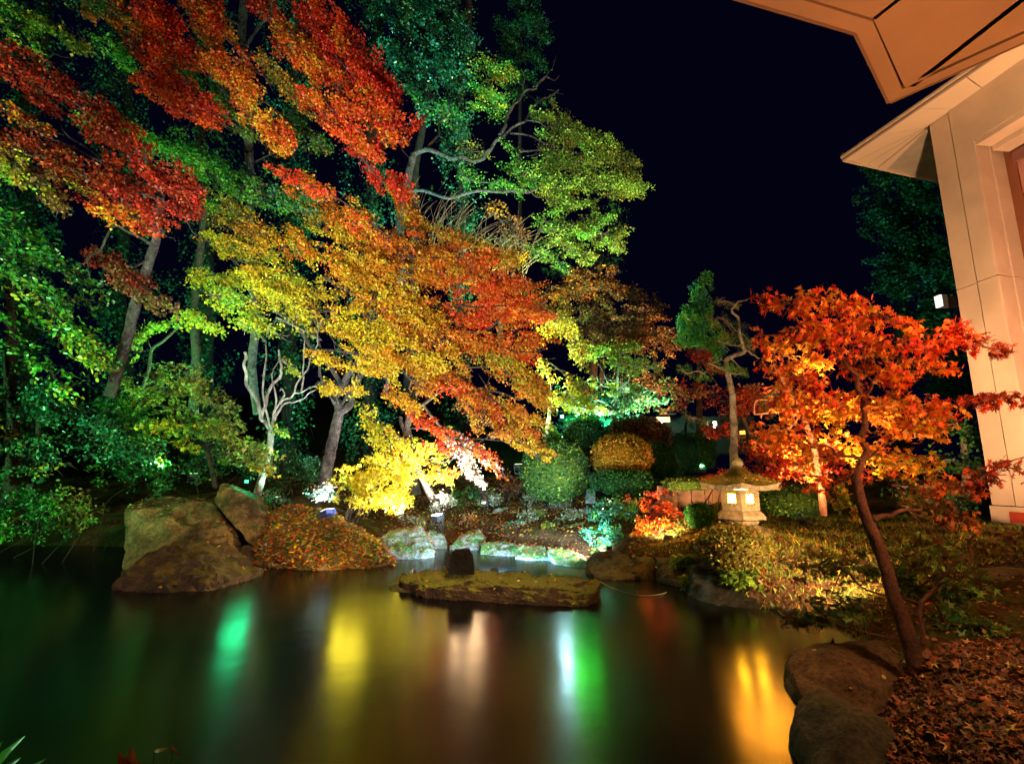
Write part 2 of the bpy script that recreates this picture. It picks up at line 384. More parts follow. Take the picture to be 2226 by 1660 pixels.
flood('green floodlight behind the clipped domes aimed up at the slender tree', P(1285, 965, 14.9), P(1300, 690, 15.6), (.35, 1, .6), 2200, 76, .8, .16, 4)
flood('teal floodlight on the slope behind the slender pale tree', P(1310, 985, 17.0), P(1320, 860, 19), TEAL, 2600, 140, .8, .22, 8)
flood('added orange fill floodlight on the slope behind the clipped domes', P(1440, 1000, 17.5), P(1330, 640, 20), (1, .5, .2), 7000, 110, .8, .22, 3)  # unseen lamp added for an amber glow behind the domes
flood('added green fill floodlight at the foot of the cone shaped conifer', P(1525, 1020, 14.2), P(1518, 700, 15.8), (.25, 1, .45), 2200, 60, .8, .2, 3)  # unseen lamp added to light the conifer
flood('added bluish fill floodlight far behind the garden lighting the huge cedar', P(1880, 1040, 18), P(1960, 560, 25), (.25, .8, .75), 2600, 42, .8, .25, 3)  # unseen lamp added to lift the cedar out of black
flood('cool floodlight low on the water behind the mossy slab', P(1075, 1238, 8.7), P(1100, 1150, 13), (.4, .85, 1), 850, 150, .8, .12, 2)
flood('added warm fill floodlight on the right bank aimed at the clipped domes', P(1452, 1168, 9.2), P(1405, 1050, 11.8), (1, .66, .34), 420, 120, .8, .14, 3)  # added fill for the domes and the low shrubs
flood('amber floodlight behind the stone lantern aimed at the orange maple', P(1745, 1130, 5.2), P(1790, 870, 6.3), AMBER, 1300, 84, .8, .08, 3)
flood('amber floodlight beside the corner pier aimed up at the eaves', (6.6, 5.4, .65), (9.9, 9.8, 6.0), (1, .50, .22), 2900, 120, .9, .25, 3)
flood('orange floodlight on the near bank aimed up at the porch canopy', (3.8, 1.4, .5), (2.6, 2.4, 4.6), (1, .31, .08), 370, 130, .9, .18, 3)
flood('added warm fill floodlight hanging under the porch aimed over the pond', (1.2, .6, 3.9), P(700, 1200, 8.5), (1, .62, .34), 2300, 58, .9, .18, 3)  # front fill added for rocks and slab, fixture out of view
flood('added warm fill floodlight hanging under the porch aimed at the stone lantern', (3.4, 1.4, 3.9), P(1640, 1080, 8), (1, .56, .17), 1500, 34, .9, .18, 3)  # unseen porch lamp added to brighten the lantern roof
flood('added orange fill floodlight beside the porch aimed at the scarlet maple', (4.4, 1.8, 1.6), P(1850, 860, 3.9), (1, .46, .17), 230, 70, .9, .16, 3)  # camera side fill added for the near maple
flood('added warm fill floodlight among the leaves of the low green maple', P(1890, 1240, 5.6), P(1600, 1100, 8.4), WARM, 420, 140, .9, .12, 3)  # lamp added inside the leaves to warm the right bank

flood('added cool fill floodlight behind the low brown rock at the mouth of the inlet', P(1322, 1190, 9.3), P(1080, 1130, 12.2), (.85, .95, 1), 620, 120, .8, .10, 3)  # lamp added out of sight for more light on the inlet
flood('amber floodlight low behind the left end of the mossy slab', P(898, 1240, 8.25), P(420, 1175, 8.2), (1, .62, .25), 260, 80, .8, .08, 2)
flood('added green fill floodlight among the boulders aimed at the vivid green maple', P(345, 1050, 11.7), P(440, 330, 10.9), (.2, 1, .3), 2200, 64, .8, .10, 2)  # lamp added because this maple was barely lit
flood('added yellow pond streak floodlight inside the hanging yellow leaves', P(781, 1012, 10.9), P(775, 1500, 4), (1, .80, .04), 52, 110, .9, .09, 3, radius=.40)  # added lamp standing in for bright leaves in the yellow reflection
flood('added peach pond streak floodlight inside the hanging maple branch', P(1024, 985, 11.9), P(1020, 1500, 4), (1, .62, .30), 125, 100, .9, .09, 3, radius=.40)  # added lamp standing in for pale leaves in the peach reflection
flood('added orange pond streak floodlight in the red leaves above the lantern roof', P(1614, 940, 9.4), P(1640, 1400, 5), (1, .34, .02), 150, 110, .9, .10, 3, radius=.5)  # lamp added for the orange streak, also warms the lantern roof
flood('added warm fill floodlight hanging under the porch aimed at the low green maple', (3.0, 1.2, 3.9), P(1960, 1280, 4.6), (1, .56, .24), 400, 90, .9, .18, 3)  # another unseen porch lamp, added to brighten the right bank
# ------------------------------------------------------------------ pond, ground
shore_px = [(-900, 1205), (0, 1190), (230, 1195), (300, 1225), (520, 1228), (560, 1236), (700, 1243), (800, 1232), (850, 1212), (862, 1196), (900, 1188), (1000, 1186),
            (1045, 1197), (1150, 1207), (1230, 1222), (1275, 1238), (1300, 1252), (1480, 1282), (1520, 1318), (1620, 1335), (1735, 1362), (1768, 1410),
            (1738, 1480), (1800, 1590), (1850, 1720)]
shore = [PZ(*q).xy for q in shore_px] + [Vector(t) for t in ((2.0, 1.6), (2.0, -2.5), (-30, -2.5), (-30, 8))]
SH = np.array([(p.x, p.y) for p in shore])
def sdist(x, y):
    """distance to the pond's edge, positive on land"""
    x = np.asarray(x, float); y = np.asarray(y, float); dmin = np.full(x.shape, 1e9); inside = np.zeros(x.shape, bool)
    n = len(SH)
    for i in range(n):
        ax, ay = SH[i]; bx, by = SH[(i+1) % n]; ex, ey = bx-ax, by-ay
        t = np.clip(((x-ax)*ex + (y-ay)*ey)/(ex*ex+ey*ey), 0, 1); dmin = np.minimum(dmin, np.hypot(x-ax-t*ex, y-ay-t*ey))
        c = (ay > y) != (by > y)
        with np.errstate(divide='ignore', invalid='ignore'):
            xi = ax + (y-ay)/(by-ay+1e-12)*ex
        inside ^= c & (x < xi)
    return np.where(inside, -dmin, dmin)
MND = P(1608, 1150, 8.0)
def height(x, y):
    x = np.asarray(x, float); y = np.asarray(y, float); d = sdist(x, y)
    wide = np.where((y > 3.2), .45, 0.0); d0 = d; d = d - wide
    sat = np.clip(d/.5, 0, 1); sat = sat*sat*(3-2*sat)
    near = 1/(1+np.exp(np.clip((x - 2.6)*-3, -60, 60)))*1/(1+np.exp(np.clip((y-9.5-5.5/(1+np.exp(np.clip((6.0-x)*2, -60, 60))))*1.5, -60, 60)))         # 1 on the right hand bank
    slope = np.where(x < 2.6, .27, .27) * (1-near) + .085*near
    h = -.01 + .25*sat + slope*np.clip(d, 0, 4.5)
    h = h + np.clip(d-7, 0, 40)*.22*(1/(1+np.exp((x-1)*.6)))
    h = h + .42*np.exp(-((x-MND.x)**2/1.4 + (y-MND.y)**2/.9))
    n1 = .05*np.sin(x*2.1+y*1.3)*np.sin(y*1.7-x*.6) + .03*np.sin(x*5.3+1)*np.sin(y*4.7)
    h = h + n1*sat
    return np.where(d > 0, h, np.maximum(-.7, d*.8) - .01)
def gh(x, y): return float(height(np.array([x]), np.array([y]))[0])
xs = np.concatenate([np.arange(-260, -60, 20), np.arange(-60, -9, 1.7), np.arange(-9, 12, .13), np.arange(12, 60, 1.6), np.arange(60, 261, 20)])
ys = np.concatenate([np.arange(-60, -3, 6), np.arange(-3, 2, .5), np.arange(2, 17, .13), np.arange(17, 60, 1.4), np.arange(60, 301, 16)])
X, Y = np.meshgrid(xs, ys); Z = height(X.ravel(), Y.ravel())
vs = np.stack([X.ravel(), Y.ravel(), Z], 1); nx, ny = len(xs), len(ys)
ii = (np.arange(ny-1)[:, None]*nx + np.arange(nx-1)[None, :]).ravel()
fs = np.stack([ii, ii+1, ii+1+nx, ii+nx], 1)
GROUND = stonemat('leaf_strewn_soil', (.04, .024, .014), (.17, .09, .04), 2.2, 1.0, moss=(.11, .12, .03), mossamt=-.04, rough=.95, spec=.1)
g = obj('ground', mesh_pd('ground', vs.tolist(), fs.tolist(), GROUND, True)); g['kind'] = 'structure'

wm, wn, wb = newmat('still_dark_water')
wb.inputs['Base Color'].default_value = (.002, .004, .006, 1); wb.inputs['Roughness'].default_value = .185
wb.inputs['IOR'].default_value = 1.34; wb.inputs['Specular IOR Level'].default_value = .5
tcn = wn.nodes.new('ShaderNodeNewGeometry'); nz = wn.nodes.new('ShaderNodeTexNoise'); nz.inputs['Scale'].default_value = 1.2; nz.inputs['Detail'].default_value = 2
wn.links.new(tcn.outputs['Position'], nz.inputs['Vector']); bp = wn.nodes.new('ShaderNodeBump'); bp.inputs['Strength'].default_value = .06; bp.inputs['Distance'].default_value = .1
tg = wn.nodes.new('ShaderNodeCombineXYZ'); tg.inputs[1].default_value = 1.0; wn.links.new(tg.outputs[0], wb.inputs['Tangent']); wb.inputs['Anisotropic'].default_value = .4
wn.links.new(nz.outputs['Fac'], bp.inputs['Height']); wn.links.new(bp.outputs[0], wb.inputs['Normal'])
w = obj('pond_water', mesh_pd('pond_water', [(-60, -8, 0), (14, -8, 0), (14, 16, 0), (-60, 16, 0)], [(0, 1, 2, 3)], wm)); w['kind'] = 'structure'

# ------------------------------------------------------------------ rocks
def hull(name, label, pts, mat, group=None, cat='rock', rough=.05, cuts=3, seed=0, nscale=2.5, base=None, facets=16):
    """pts world points; their hull, subdivided, broken up by noise"""
    bm = bmesh.new()
    for p in pts: bm.verts.new(p)
    r = bmesh.ops.convex_hull(bm, input=bm.verts)
    for v in [v for v in bm.verts if not v.link_faces]: bm.verts.remove(v)
    bmesh.ops.triangulate(bm, faces=bm.faces)
    size = max((Vector(a)-Vector(pts[0])).length for a in pts)
    bmesh.ops.bevel(bm, geom=list(bm.edges), offset=size*.010, segments=1, affect='EDGES', clamp_overlap=True)
    bmesh.ops.triangulate(bm, faces=bm.faces)
    for _ in range(cuts+2):
        le = size/26
        long = [e for e in bm.edges if e.calc_length() > le]
        if not long or len(bm.faces) > 14000: break
        bmesh.ops.subdivide_edges(bm, edges=long, cuts=1); bmesh.ops.triangulate(bm, faces=bm.faces)
    rr_ = random.Random(seed*7+3); cc_ = sum((v.co for v in bm.verts), Vector())/len(bm.verts)
    for _ in range(facets):
        n_ = Vector((rr_.gauss(0, 1), rr_.gauss(0, 1), rr_.gauss(0, .7))).normalized(); h_ = max((v.co-cc_).dot(n_) for v in bm.verts)*rr_.uniform(.84, .97)
        for v in bm.verts:
            e_ = (v.co-cc_).dot(n_) - h_
            if e_ > 0: v.co -= n_*e_
    bm.normal_update(); so_ = Vector((seed*3.1, seed*1.7, seed*.9))
    disp = []
    for v in bm.verts:
        a = noise.fractal((v.co + so_)*nscale, .9, 2.0, 5)*rough*size*.7
        c = noise.cell((v.co + so_)*nscale*1.4)*rough*size*.22
        q_ = noise.voronoi((v.co + so_)*nscale*1.15)[0]; e_ = min(.35, q_[1]-q_[0]); r3_ = (noise.ridged_multi_fractal((v.co + so_)*nscale*1.6, 1.0, 2.1, 5, 1.0, 2.0)-1.2)*rough*size*.32; c2_ = (e_-.2)*rough*size*.5 + r3_
        disp.append(v.normal*(a*.55+c*.6+c2_))
    for v, d_ in zip(bm.verts, disp): v.co += d_
    c = sum((Vector(p) for p in pts), Vector())/len(pts)
    me = bm_mesh(name, bm, mat, True)
    try: me.set_sharp_from_angle(angle=math.radians(26))
    except Exception: pass
    zmin = min(v.co.z for v in me.vertices); org = Vector((c.x, c.y, zmin))
    me.transform(Matrix.Translation(-org)); o = obj(name, me); o.location = org
    return tag(o, label, cat, group)
def rock_px(label, sil, depth, mat, group=None, seed=0, rough=.05, facets=14, lower=True, name='rock', cat='rock', nscale=2.5):
    """sil: silhouette points (px,py,Y); the back face is pushed depth metres away and drawn in a little"""
    if lower:                                              # the lowest point sits on the water line
        lo_ = max(sil, key=lambda s: s[1]); k_ = PZ(lo_[0], lo_[1], 0).y/lo_[2]; sil = [(s[0], s[1], s[2]*k_) for s in sil]
    f = [P(*s) for s in sil]; c = sum(f, Vector())/len(f); pts = list(f)
    for p in f:
        b = c + (p-c)*.78; b.y += depth; b.z = min(b.z, p.z); pts.append(b)
    if lower:
        for p in f:
            if p.z < c.z: pts.append(Vector((p.x*.98+c.x*.02, p.y+.02, min(p.z, 0)-.25))); pts.append(Vector((p.x, p.y+depth, -.3)))
    return hull(name, label, pts, mat, group, cat, rough, 3, seed, nscale, None, facets)
ROCKS = {}
ROCKS['pyr'] = rock_px('dark pyramid shaped rock at the water in front of the boxy boulder', [(235, 1284, 7.4), (300, 1218, 7.8), (380, 1170, 8.1), (440, 1185, 8.1), (540, 1263, 7.9), (480, 1284, 7.4), (350, 1289, 7.25), (270, 1250, 7.5)], .9, STONE_DARK, seed=1, rough=.06)
ROCKS['box'] = rock_px('big boxy brown boulder behind the pyramid rock, leaves on its top', [(270, 1110, 8.8), (280, 1084, 9.6), (400, 1080, 9.7), (462, 1092, 9.4), (500, 1168, 8.9), (495, 1205, 8.7), (290, 1240, 8.5), (266, 1215, 8.6)], 1.1, STONE_BROWN, seed=2, rough=.05)
ROCKS['slab'] = rock_px('leaning ochre slab boulder beside the boxy boulder', [(448, 1066, 9.9), (478, 1046, 10.1), (548, 1082, 10.0), (582, 1125, 9.9), (575, 1172, 9.6), (545, 1186, 9.5), (492, 1122, 9.6)], .6, STONE_BROWN, seed=3, rough=.04, lower=False)
rock_px('small wet rock in the dark gap under the leaning slab', [(500, 1215, 9.0), (515, 1188, 9.1), (545, 1182, 9.2), (560, 1205, 9.1), (550, 1228, 9.0)], .4, STONE_DARK, seed=4)
ROCKS['mound'] = rock_px('large rounded mound covered in fallen leaves at the mouth of the inlet', [(548, 1185, 9.7), (575, 1120, 10.2), (625, 1098, 10.6), (690, 1108, 10.7), (765, 1150, 10.3), (832, 1190, 10.0), (856, 1225, 9.6), (780, 1236, 9.25), (690, 1236, 9.1), (640, 1210, 9.2), (575, 1215, 9.3)], .8, STONE_BROWN, seed=5, rough=.04, facets=3, name='mossy_boulder', cat='boulder')
IN = 'pale rocks edging the inlet'
ROCKS['p1'] = rock_px('pale lit rock with a green shoulder right of the leaf covered mound', [(828, 1170, 10.9), (850, 1150, 11.2), (915, 1146, 11.3), (938, 1185, 10.9), (945, 1208, 10.6), (880, 1216, 10.5), (838, 1205, 10.6)], .6, STONE_PALE, IN, 6, .07)
ROCKS['p2'] = rock_px('blue grey wedge rock at the far left corner of the inlet', [(925, 1190, 12.0), (930, 1150, 12.4), (962, 1165, 12.3), (975, 1192, 12.0)], .5, STONE_PALE, IN, 7, .07)
ROCKS['p3'] = rock_px('pale rock with dry leaves directly behind the dark standing stone', [(975, 1192, 12.1), (1000, 1160, 12.4), (1040, 1152, 12.6), (1058, 1175, 12.3), (1050, 1197, 11.9)], .5, STONE_PALE, IN, 8, .07)
ROCKS['p4'] = rock_px('first long pale edging rock right of the dark standing stone', [(1042, 1205, 11.4), (1045, 1184, 11.7), (1090, 1180, 11.8), (1125, 1186, 11.6), (1122, 1210, 11.1)], .5, STONE_PALE, IN, 9, .07)
ROCKS['p5'] = rock_px('middle edging rock with a bright green mossy top', [(1120, 1211, 11.0), (1124, 1186, 11.4), (1185, 1190, 11.3), (1205, 1222, 10.6), (1150, 1216, 10.8)], .5, STONE_PALE, IN, 10, .07)
ROCKS['p6'] = rock_px('bluish edging rock nearest the dark bank rocks', [(1198, 1222, 10.6), (1190, 1192, 11.1), (1240, 1200, 10.9), (1274, 1212, 10.6), (1280, 1236, 10.1), (1235, 1232, 10.3)], .5, STONE_PALE, IN, 11, .07)
RB = 'dark rocks of the right bank'
rock_px('low brown rock with pale root on top at the right mouth of the inlet', [(1276, 1232, 9.6), (1300, 1203, 9.8), (1335, 1196, 9.9), (1385, 1215, 9.6), (1380, 1256, 9.0), (1310, 1262, 9.0)], .6, STONE_DARK, RB, 12, .07)
rock_px('squat brown rock second along the right bank', [(1375, 1256, 9.0), (1380, 1214, 9.4), (1425, 1210, 9.4), (1432, 1262, 8.9)], .5, STONE_DARK, RB, 13, .07)
rock_px('reddish rock below the ferns on the right bank', [(1428, 1262, 8.8), (1430, 1212, 9.1), (1495, 1214, 8.9), (1505, 1270, 8.4), (1470, 1275, 8.4)], .5, STONE_DARK, RB, 14, .07)
rock_px('shadowed rock under the hanging plants below the lantern', [(1500, 1300, 7.6), (1495, 1235, 8.0), (1560, 1225, 8.0), (1640, 1240, 7.6), (1650, 1322, 7.0), (1560, 1322, 7.1)], .6, STONE_BLACK, RB, 15, .07)  # black colour carries the shade under the overhang
rock_px('long shadowed rock under the low green maple', [(1640, 1322, 7.0), (1650, 1270, 7.2), (1740, 1290, 6.6), (1765, 1350, 6.0), (1700, 1345, 6.2)], .5, STONE_BLACK, RB, 16, .07)  # shade below the leaves put into the black stone colour
ROCKS['islet'] = rock_px('long flat mossy rock slab lying in the pond', [(876, 1247, 7.9), (965, 1233, 8.1), (1100, 1244, 7.8), (1240, 1255, 7.5), (1308, 1262, 7.2), (862, 1264, 7.55), (925, 1274, 7.0), (1010, 1270, 6.95), (1180, 1283, 6.75), (1100, 1276, 6.8), (1296, 1282, 6.75), (930, 1290, 7.05), (1100, 1305, 6.8), (1266, 1320, 6.55), (1302, 1300, 6.9), (1000, 1262, 7.9), (1250, 1275, 7.3)], .05, STONE_MOSS, seed=17, rough=.032, facets=0, nscale=5, name='rock_slab', cat='rock slab')
rock_px('low dark red rock at the left end of the mossy slab', [(846, 1270, 7.5), (866, 1252, 7.7), (905, 1250, 7.7), (915, 1270, 7.3), (905, 1290, 7.1), (848, 1288, 7.2)], .3, STONE_DARK, seed=31, rough=.05)
st_b = P(1003, 1245, 7.3)
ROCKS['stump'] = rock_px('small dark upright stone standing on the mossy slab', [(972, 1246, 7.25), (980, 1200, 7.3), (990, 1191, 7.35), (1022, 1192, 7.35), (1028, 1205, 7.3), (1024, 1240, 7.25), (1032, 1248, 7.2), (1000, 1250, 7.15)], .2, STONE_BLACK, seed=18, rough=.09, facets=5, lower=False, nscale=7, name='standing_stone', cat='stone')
ROCKS['fr'] = rock_px('angular rock with an orange lit face beside the leaning maple trunk', [(1733, 1478, 3.75), (1760, 1440, 3.9), (1800, 1418, 4.0), (1935, 1392, 4.2), (1972, 1420, 4.1), (1965, 1470, 3.8), (1900, 1535, 3.5), (1820, 1580, 3.35), (1760, 1550, 3.45)], .35, stonemat('rust_stone', (.06, .035, .02), (.26, .14, .06), 3, .9, rough=.7), seed=19, rough=.05)
rock_px('smooth dark rock at the bottom edge beside the leafy slope', [(1780, 1700, 3.0), (1790, 1600, 3.1), (1850, 1545, 3.2), (1920, 1560, 3.2), (1985, 1640, 3.1), (2010, 1720, 2.95), (1900, 1760, 2.85)], .4, stonemat('olive_stone', (.03, .026, .02), (.13, .11, .05), 3, .8, rough=.7), seed=20, rough=.04)
rock_px('flat dark rock on the sandy path at the right edge', [(2150, 1262, 6.0), (2160, 1238, 6.2), (2240, 1236, 6.2), (2270, 1270, 5.9), (2200, 1280, 5.8)], .5, STONE_DARK, seed=21, rough=.05, lower=False)
rock_px('flat grey stepping stone beyond the low green maple', [(1880, 1168, 8.6), (1900, 1160, 8.8), (2010, 1170, 8.7), (2020, 1182, 8.4), (1950, 1186, 8.2)], .3, STONE_PALE, seed=22, rough=.03, lower=False)
rock_px('grey rock among the shrubs behind the inlet', [(1062, 1120, 13.4), (1075, 1105, 13.6), (1120, 1102, 13.7), (1135, 1125, 13.4), (1120, 1140, 13.2), (1070, 1138, 13.2)], .4, STONE_PALE, seed=23, lower=False)
rock_px('lone grey rock between the round bush and the low green dome', [(1272, 1095, 12.5), (1276, 1062, 12.8), (1292, 1058, 12.8), (1296, 1095, 12.5)], .3, STONE_PALE, seed=24, lower=False)

# ------------------------------------------------------------------ fallen leaves
def litter_on(o, n, leaf, pal, name='fallen_leaves', zmin=.35, region=None, kind='oval', parent=None, lift=.01):
    """drops leaves on the upward facing skin of mesh object o"""
    me = o.data; mw = Matrix.Translation(o.location) if o.parent is None else Matrix()
    vs = [mw @ v.co for v in me.vertices]; ps = [tuple(p.vertices) for p in me.polygons]
    A = []; pl = []
    for p in ps:
        a, b, c = vs[p[0]], vs[p[1]], vs[p[2]]; nn = (b-a).cross(c-a); ar = nn.length
        if ar > 1e-9 and nn.z/ar > zmin: A.append(ar); pl.append((a, b-a, c-a, nn/ar))
    if not pl: return
    A = np.array(A); ix = rng.choice(len(pl), n, p=A/A.sum()); pos = []
    for i in ix:
        a, e1, e2, nn = pl[i]; u, v = random.random(), random.random()
        if u+v > 1: u, v = 1-u, 1-v
        p = a + e1*u + e2*v + nn*lift*random.uniform(.3, 2)
        if p.z > .01 and (region is None or region(p)): pos.append(p)
    pos = np.array(pos); c = pick(pal, len(pos))*rng.uniform(.6, 1.25, (len(pos), 1))
    return obj(name, leaves_mesh(name, pos, leaf*rng.uniform(.6, 1.3, len(pos)), np.clip(c, 0, .85), kind, 1.1, mat=LEAF_DRY), o, 'stuff')
def litter_ground(n, poly_px, leaf, pal, label, kind='oval', up=1.2, name='fallen_leaves', clump=.0, z=.4):
    P2 = [PZ(px, py, z) for px, py in poly_px]; xs_ = [p.x for p in P2]; ys_ = [p.y for p in P2]
    pts = []; tot = 0
    while tot < n:
        x = rng.uniform(min(xs_), max(xs_), n*3); y = rng.uniform(min(ys_), max(ys_), n*3)
        ins = np.zeros(x.shape, bool); m = len(P2)
        for i in range(m):
            ax, ay = P2[i].x, P2[i].y; bx, by = P2[(i+1) % m].x, P2[(i+1) % m].y
            c = (ay > y) != (by > y); ins ^= c & (x < ax + (y-ay)/(by-ay+1e-9)*(bx-ax))
        ins &= sdist(x, y) > .03
        if clump:
            ins &= (np.sin(x*3.1+y*1.7)*np.sin(y*2.9-x*1.1) + rng.normal(size=x.shape)*.5) > -clump
        pts.append(np.stack([x[ins], y[ins]], 1)); tot += ins.sum()
        if len(pts) > 40: break
    p = np.concatenate(pts)[:n]; zz = height(p[:, 0], p[:, 1]) + rng.uniform(.008, .035, len(p))
    pos = np.column_stack([p, zz]); c = pick(pal, len(p))*rng.uniform(.55, 1.25, (len(p), 1))
    o = obj(name, leaves_mesh(name, pos, leaf*rng.uniform(.6, 1.3, len(p)), np.clip(c, 0, .85), kind, up, mat=LEAF_DRY)); return tag(o, label, 'fallen leaves', kind='stuff')
LIT = [('litter', 4), ('gold', 1.2), ('flame', .5), ('grey', .5)]
litter_on(ROCKS['mound'], 7500, .07, [('litter', 3), ('yellow', 1.4), ('gold', 1.6), ('flame', .8), ('green', .8), ('grey', 1)], zmin=-.05)
litter_on(ROCKS['box'], 260, .07, LIT, zmin=.3); litter_on(ROCKS['slab'], 40, .06, LIT, zmin=.1); litter_on(ROCKS['pyr'], 46, .07, LIT)
litter_on(ROCKS['p1'], 500, .05, LIT, zmin=.2); litter_on(ROCKS['p3'], 300, .05, LIT, zmin=.2); litter_on(ROCKS['p2'], 60, .05, LIT)
for k in ('p4', 'p5', 'p6'): litter_on(ROCKS[k], 110, .05, LIT, zmin=.7)
litter_on(ROCKS['islet'], 5200, .028, [('olive', 3), ('lime', 2), ('leafgreen', 2)], name='moss', zmin=.55, kind='blade', region=lambda p: noise.noise(p*3.2) > -.12)
litter_on(ROCKS['box'], 1500, .03, [('olive', 2), ('dgreen', 2)], name='moss', zmin=.4, kind='blade', region=lambda p: noise.noise(p*2.2) > .08)
for k in ('p1', 'p4', 'p5', 'p6'): litter_on(ROCKS[k], 900, .03, [('green', 2), ('lime', 1)], name='moss', zmin=.5, kind='blade', region=lambda p: noise.noise(p*3) > 0)
litter_on(ROCKS['islet'], 90, .055, [('litter', 2), ('yellow', 1), ('flame', .3)], zmin=.6)
litter_on(ROCKS['fr'], 10, .06, LIT)
litter_ground(11000, [(860, 1188), (880, 1100), (1300, 1100), (1300, 1195), (1150, 1190), (1000, 1180)], .06, LIT, 'thick carpet of pinkish brown fallen leaves behind the inlet rocks')
litter_ground(5000, [(560, 1120), (700, 1085), (900, 1085), (880, 1150), (780, 1140)], .06, LIT, 'fallen leaves on the slope below the yellow bush')
litter_ground(5200, [(1930, 1420), (2300, 1380), (2500, 1900), (1950, 1900), (1870, 1560)], .045, [('darklitter', 5), ('litter', .8)], 'dark red and brown fallen leaves on the near right slope', 'small_maple', .7, z=.3)
litter_ground(2600, [(1500, 1230), (1650, 1160), (2000, 1150), (2260, 1200), (2300, 1330), (1760, 1330)], .05, [('litter', 3), ('darklitter', 2)], 'scattered fallen leaves on the grassy bank around the lantern', z=.5)
litter_ground(1500, [(1280, 1200), (1480, 1120), (1560, 1160), (1500, 1240)], .055, LIT, 'fallen leaves on the grass left of the lantern', z=.5)
litter_ground(1600, [(-60, 1175), (240, 1180), (560, 1080), (-60, 1060)], .06, LIT, 'sparse fallen leaves on the dark left bank', z=.5)
# ------------------------------------------------------------------ grass on the lit bank
def grass(n, poly_px, h, pal, label, z=.5):
    P2 = [PZ(px, py, z) for px, py in poly_px]; x = rng.uniform(min(p.x for p in P2), max(p.x for p in P2), n*3); y = rng.uniform(min(p.y for p in P2), max(p.y for p in P2), n*3)
    ins = np.zeros(x.shape, bool); m = len(P2)
    for i in range(m):
        ax, ay = P2[i].x, P2[i].y; bx, by = P2[(i+1) % m].x, P2[(i+1) % m].y
        c = (ay > y) != (by > y); ins ^= c & (x < ax + (y-ay)/(by-ay+1e-9)*(bx-ax))
    ins &= sdist(x, y) > .02; x = x[ins][:n]; y = y[ins][:n]
    pos = np.column_stack([x, y, height(x, y)-.01]); k = len(x); fw = rng.normal(size=(k, 3))*.45; fw[:, 2] = 1
    c = pick(pal, k)*rng.uniform(.6, 1.2, (k, 1))
    o = obj('grass', leaves_mesh('grass', pos, h*rng.uniform(.5, 1.3, k), np.clip(c, 0, .8), 'blade', 0, fw, 1.0, LEAF)); return tag(o, label, 'grass', kind='stuff')
grass(20000, [(1330, 1200), (1540, 1130), (1700, 1130), (2226, 1150), (2226, 1210), (1700, 1310), (1480, 1260)], .09, [('olive', 2), ('leafgreen', 2.4), ('gold', .8)], 'short olive grass on the bank around the stone lantern')

# ------------------------------------------------------------------ building with corner pier and eaves
PLASTER = plain('cream_panel', (.62, .50, .42), .55, .35, .22, 1.6)
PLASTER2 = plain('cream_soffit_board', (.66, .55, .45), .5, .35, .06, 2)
GAPM = plain('dark_joint', (.03, .015, .01), .8)
FASC = plain('grey_fascia', (.30, .24, .22), .5, .4, .1)
RED = plain('red_plate', (.42, .06, .03), .5)
def prism(poly, z0, z1, mat, name, parent):
    """flat polygon (xy list) from z0 to z1"""
    n = len(poly); v = [Vector((p[0], p[1], z0)) for p in poly] + [Vector((p[0], p[1], z1)) for p in poly]
    ar = sum(poly[i][0]*poly[(i+1) % n][1]-poly[(i+1) % n][0]*poly[i][1] for i in range(n))
    f = [tuple(range(n))[::-1], tuple(range(n, 2*n))] + [(i, (i+1) % n, n+(i+1) % n, n+i) for i in range(n)]
    if ar < 0: f = [t[::-1] for t in f]
    return obj(name, mesh_pd(name, v, f, mat), parent)
bl = thing('building', 'tall cream building whose corner pier rises at the right edge', 'building', (10.3, 10.2, .35))
def lerp2(a, b, t): return (a[0]+(b[0]-a[0])*t, a[1]+(b[1]-a[1])*t)
# pier faces: far edge, arris; slightly set in joint between two panels
FE = (9.86, 10.68); AR = (10.0, 9.8); GR0 = lerp2(FE, AR, .49); GR1 = lerp2(FE, AR, .54)
nx_, ny_ = -1.0*(FE[1]-AR[1]), (FE[0]-AR[0]); ln_ = math.hypot(nx_, ny_); nrm2 = (nx_/ln_, ny_/ln_)     # outward, to the pond
def face_panel(a, b, z0, z1, th, out, name, mat, parent):
    o_ = (nrm2[0]*out, nrm2[1]*out); i_ = (nrm2[0]*(out-th), nrm2[1]*(out-th))
    return prism([(a[0]+o_[0], a[1]+o_[1]), (b[0]+o_[0], b[1]+o_[1]), (b[0]+i_[0], b[1]+i_[1]), (a[0]+i_[0], a[1]+i_[1])], z0, z1, mat, name, parent)
ZT = 9.7; JZ = 5.6
face_panel(FE, lerp2(AR, FE, .40), .2, ZT, .5, -.035, 'pier_core', GAPM, bl); face_panel(FE, lerp2(AR, FE, .06), .2, ZT, .03, -.035, 'pier_core', GAPM, bl)
for z0, z1 in ((.98, 3.2), (3.215, JZ), (JZ+.015, ZT)):
    face_panel(FE, GR0, z0, z1, .03, 0, 'pier_panel', PLASTER, bl)
    face_panel(GR1, AR, z0, z1, .03, .05, 'pier_panel', PLASTER, bl)
face_panel(FE, AR, .2, .965, .03, .07, 'pier_base', PLASTER, bl)
# red plate on the base
pc = P(2188, 1121, 10.05)
rp = face_panel(lerp2(FE, AR, .42), lerp2(FE, AR, .72), .66, .87, .02, .10, 'red_plate', RED, bl)
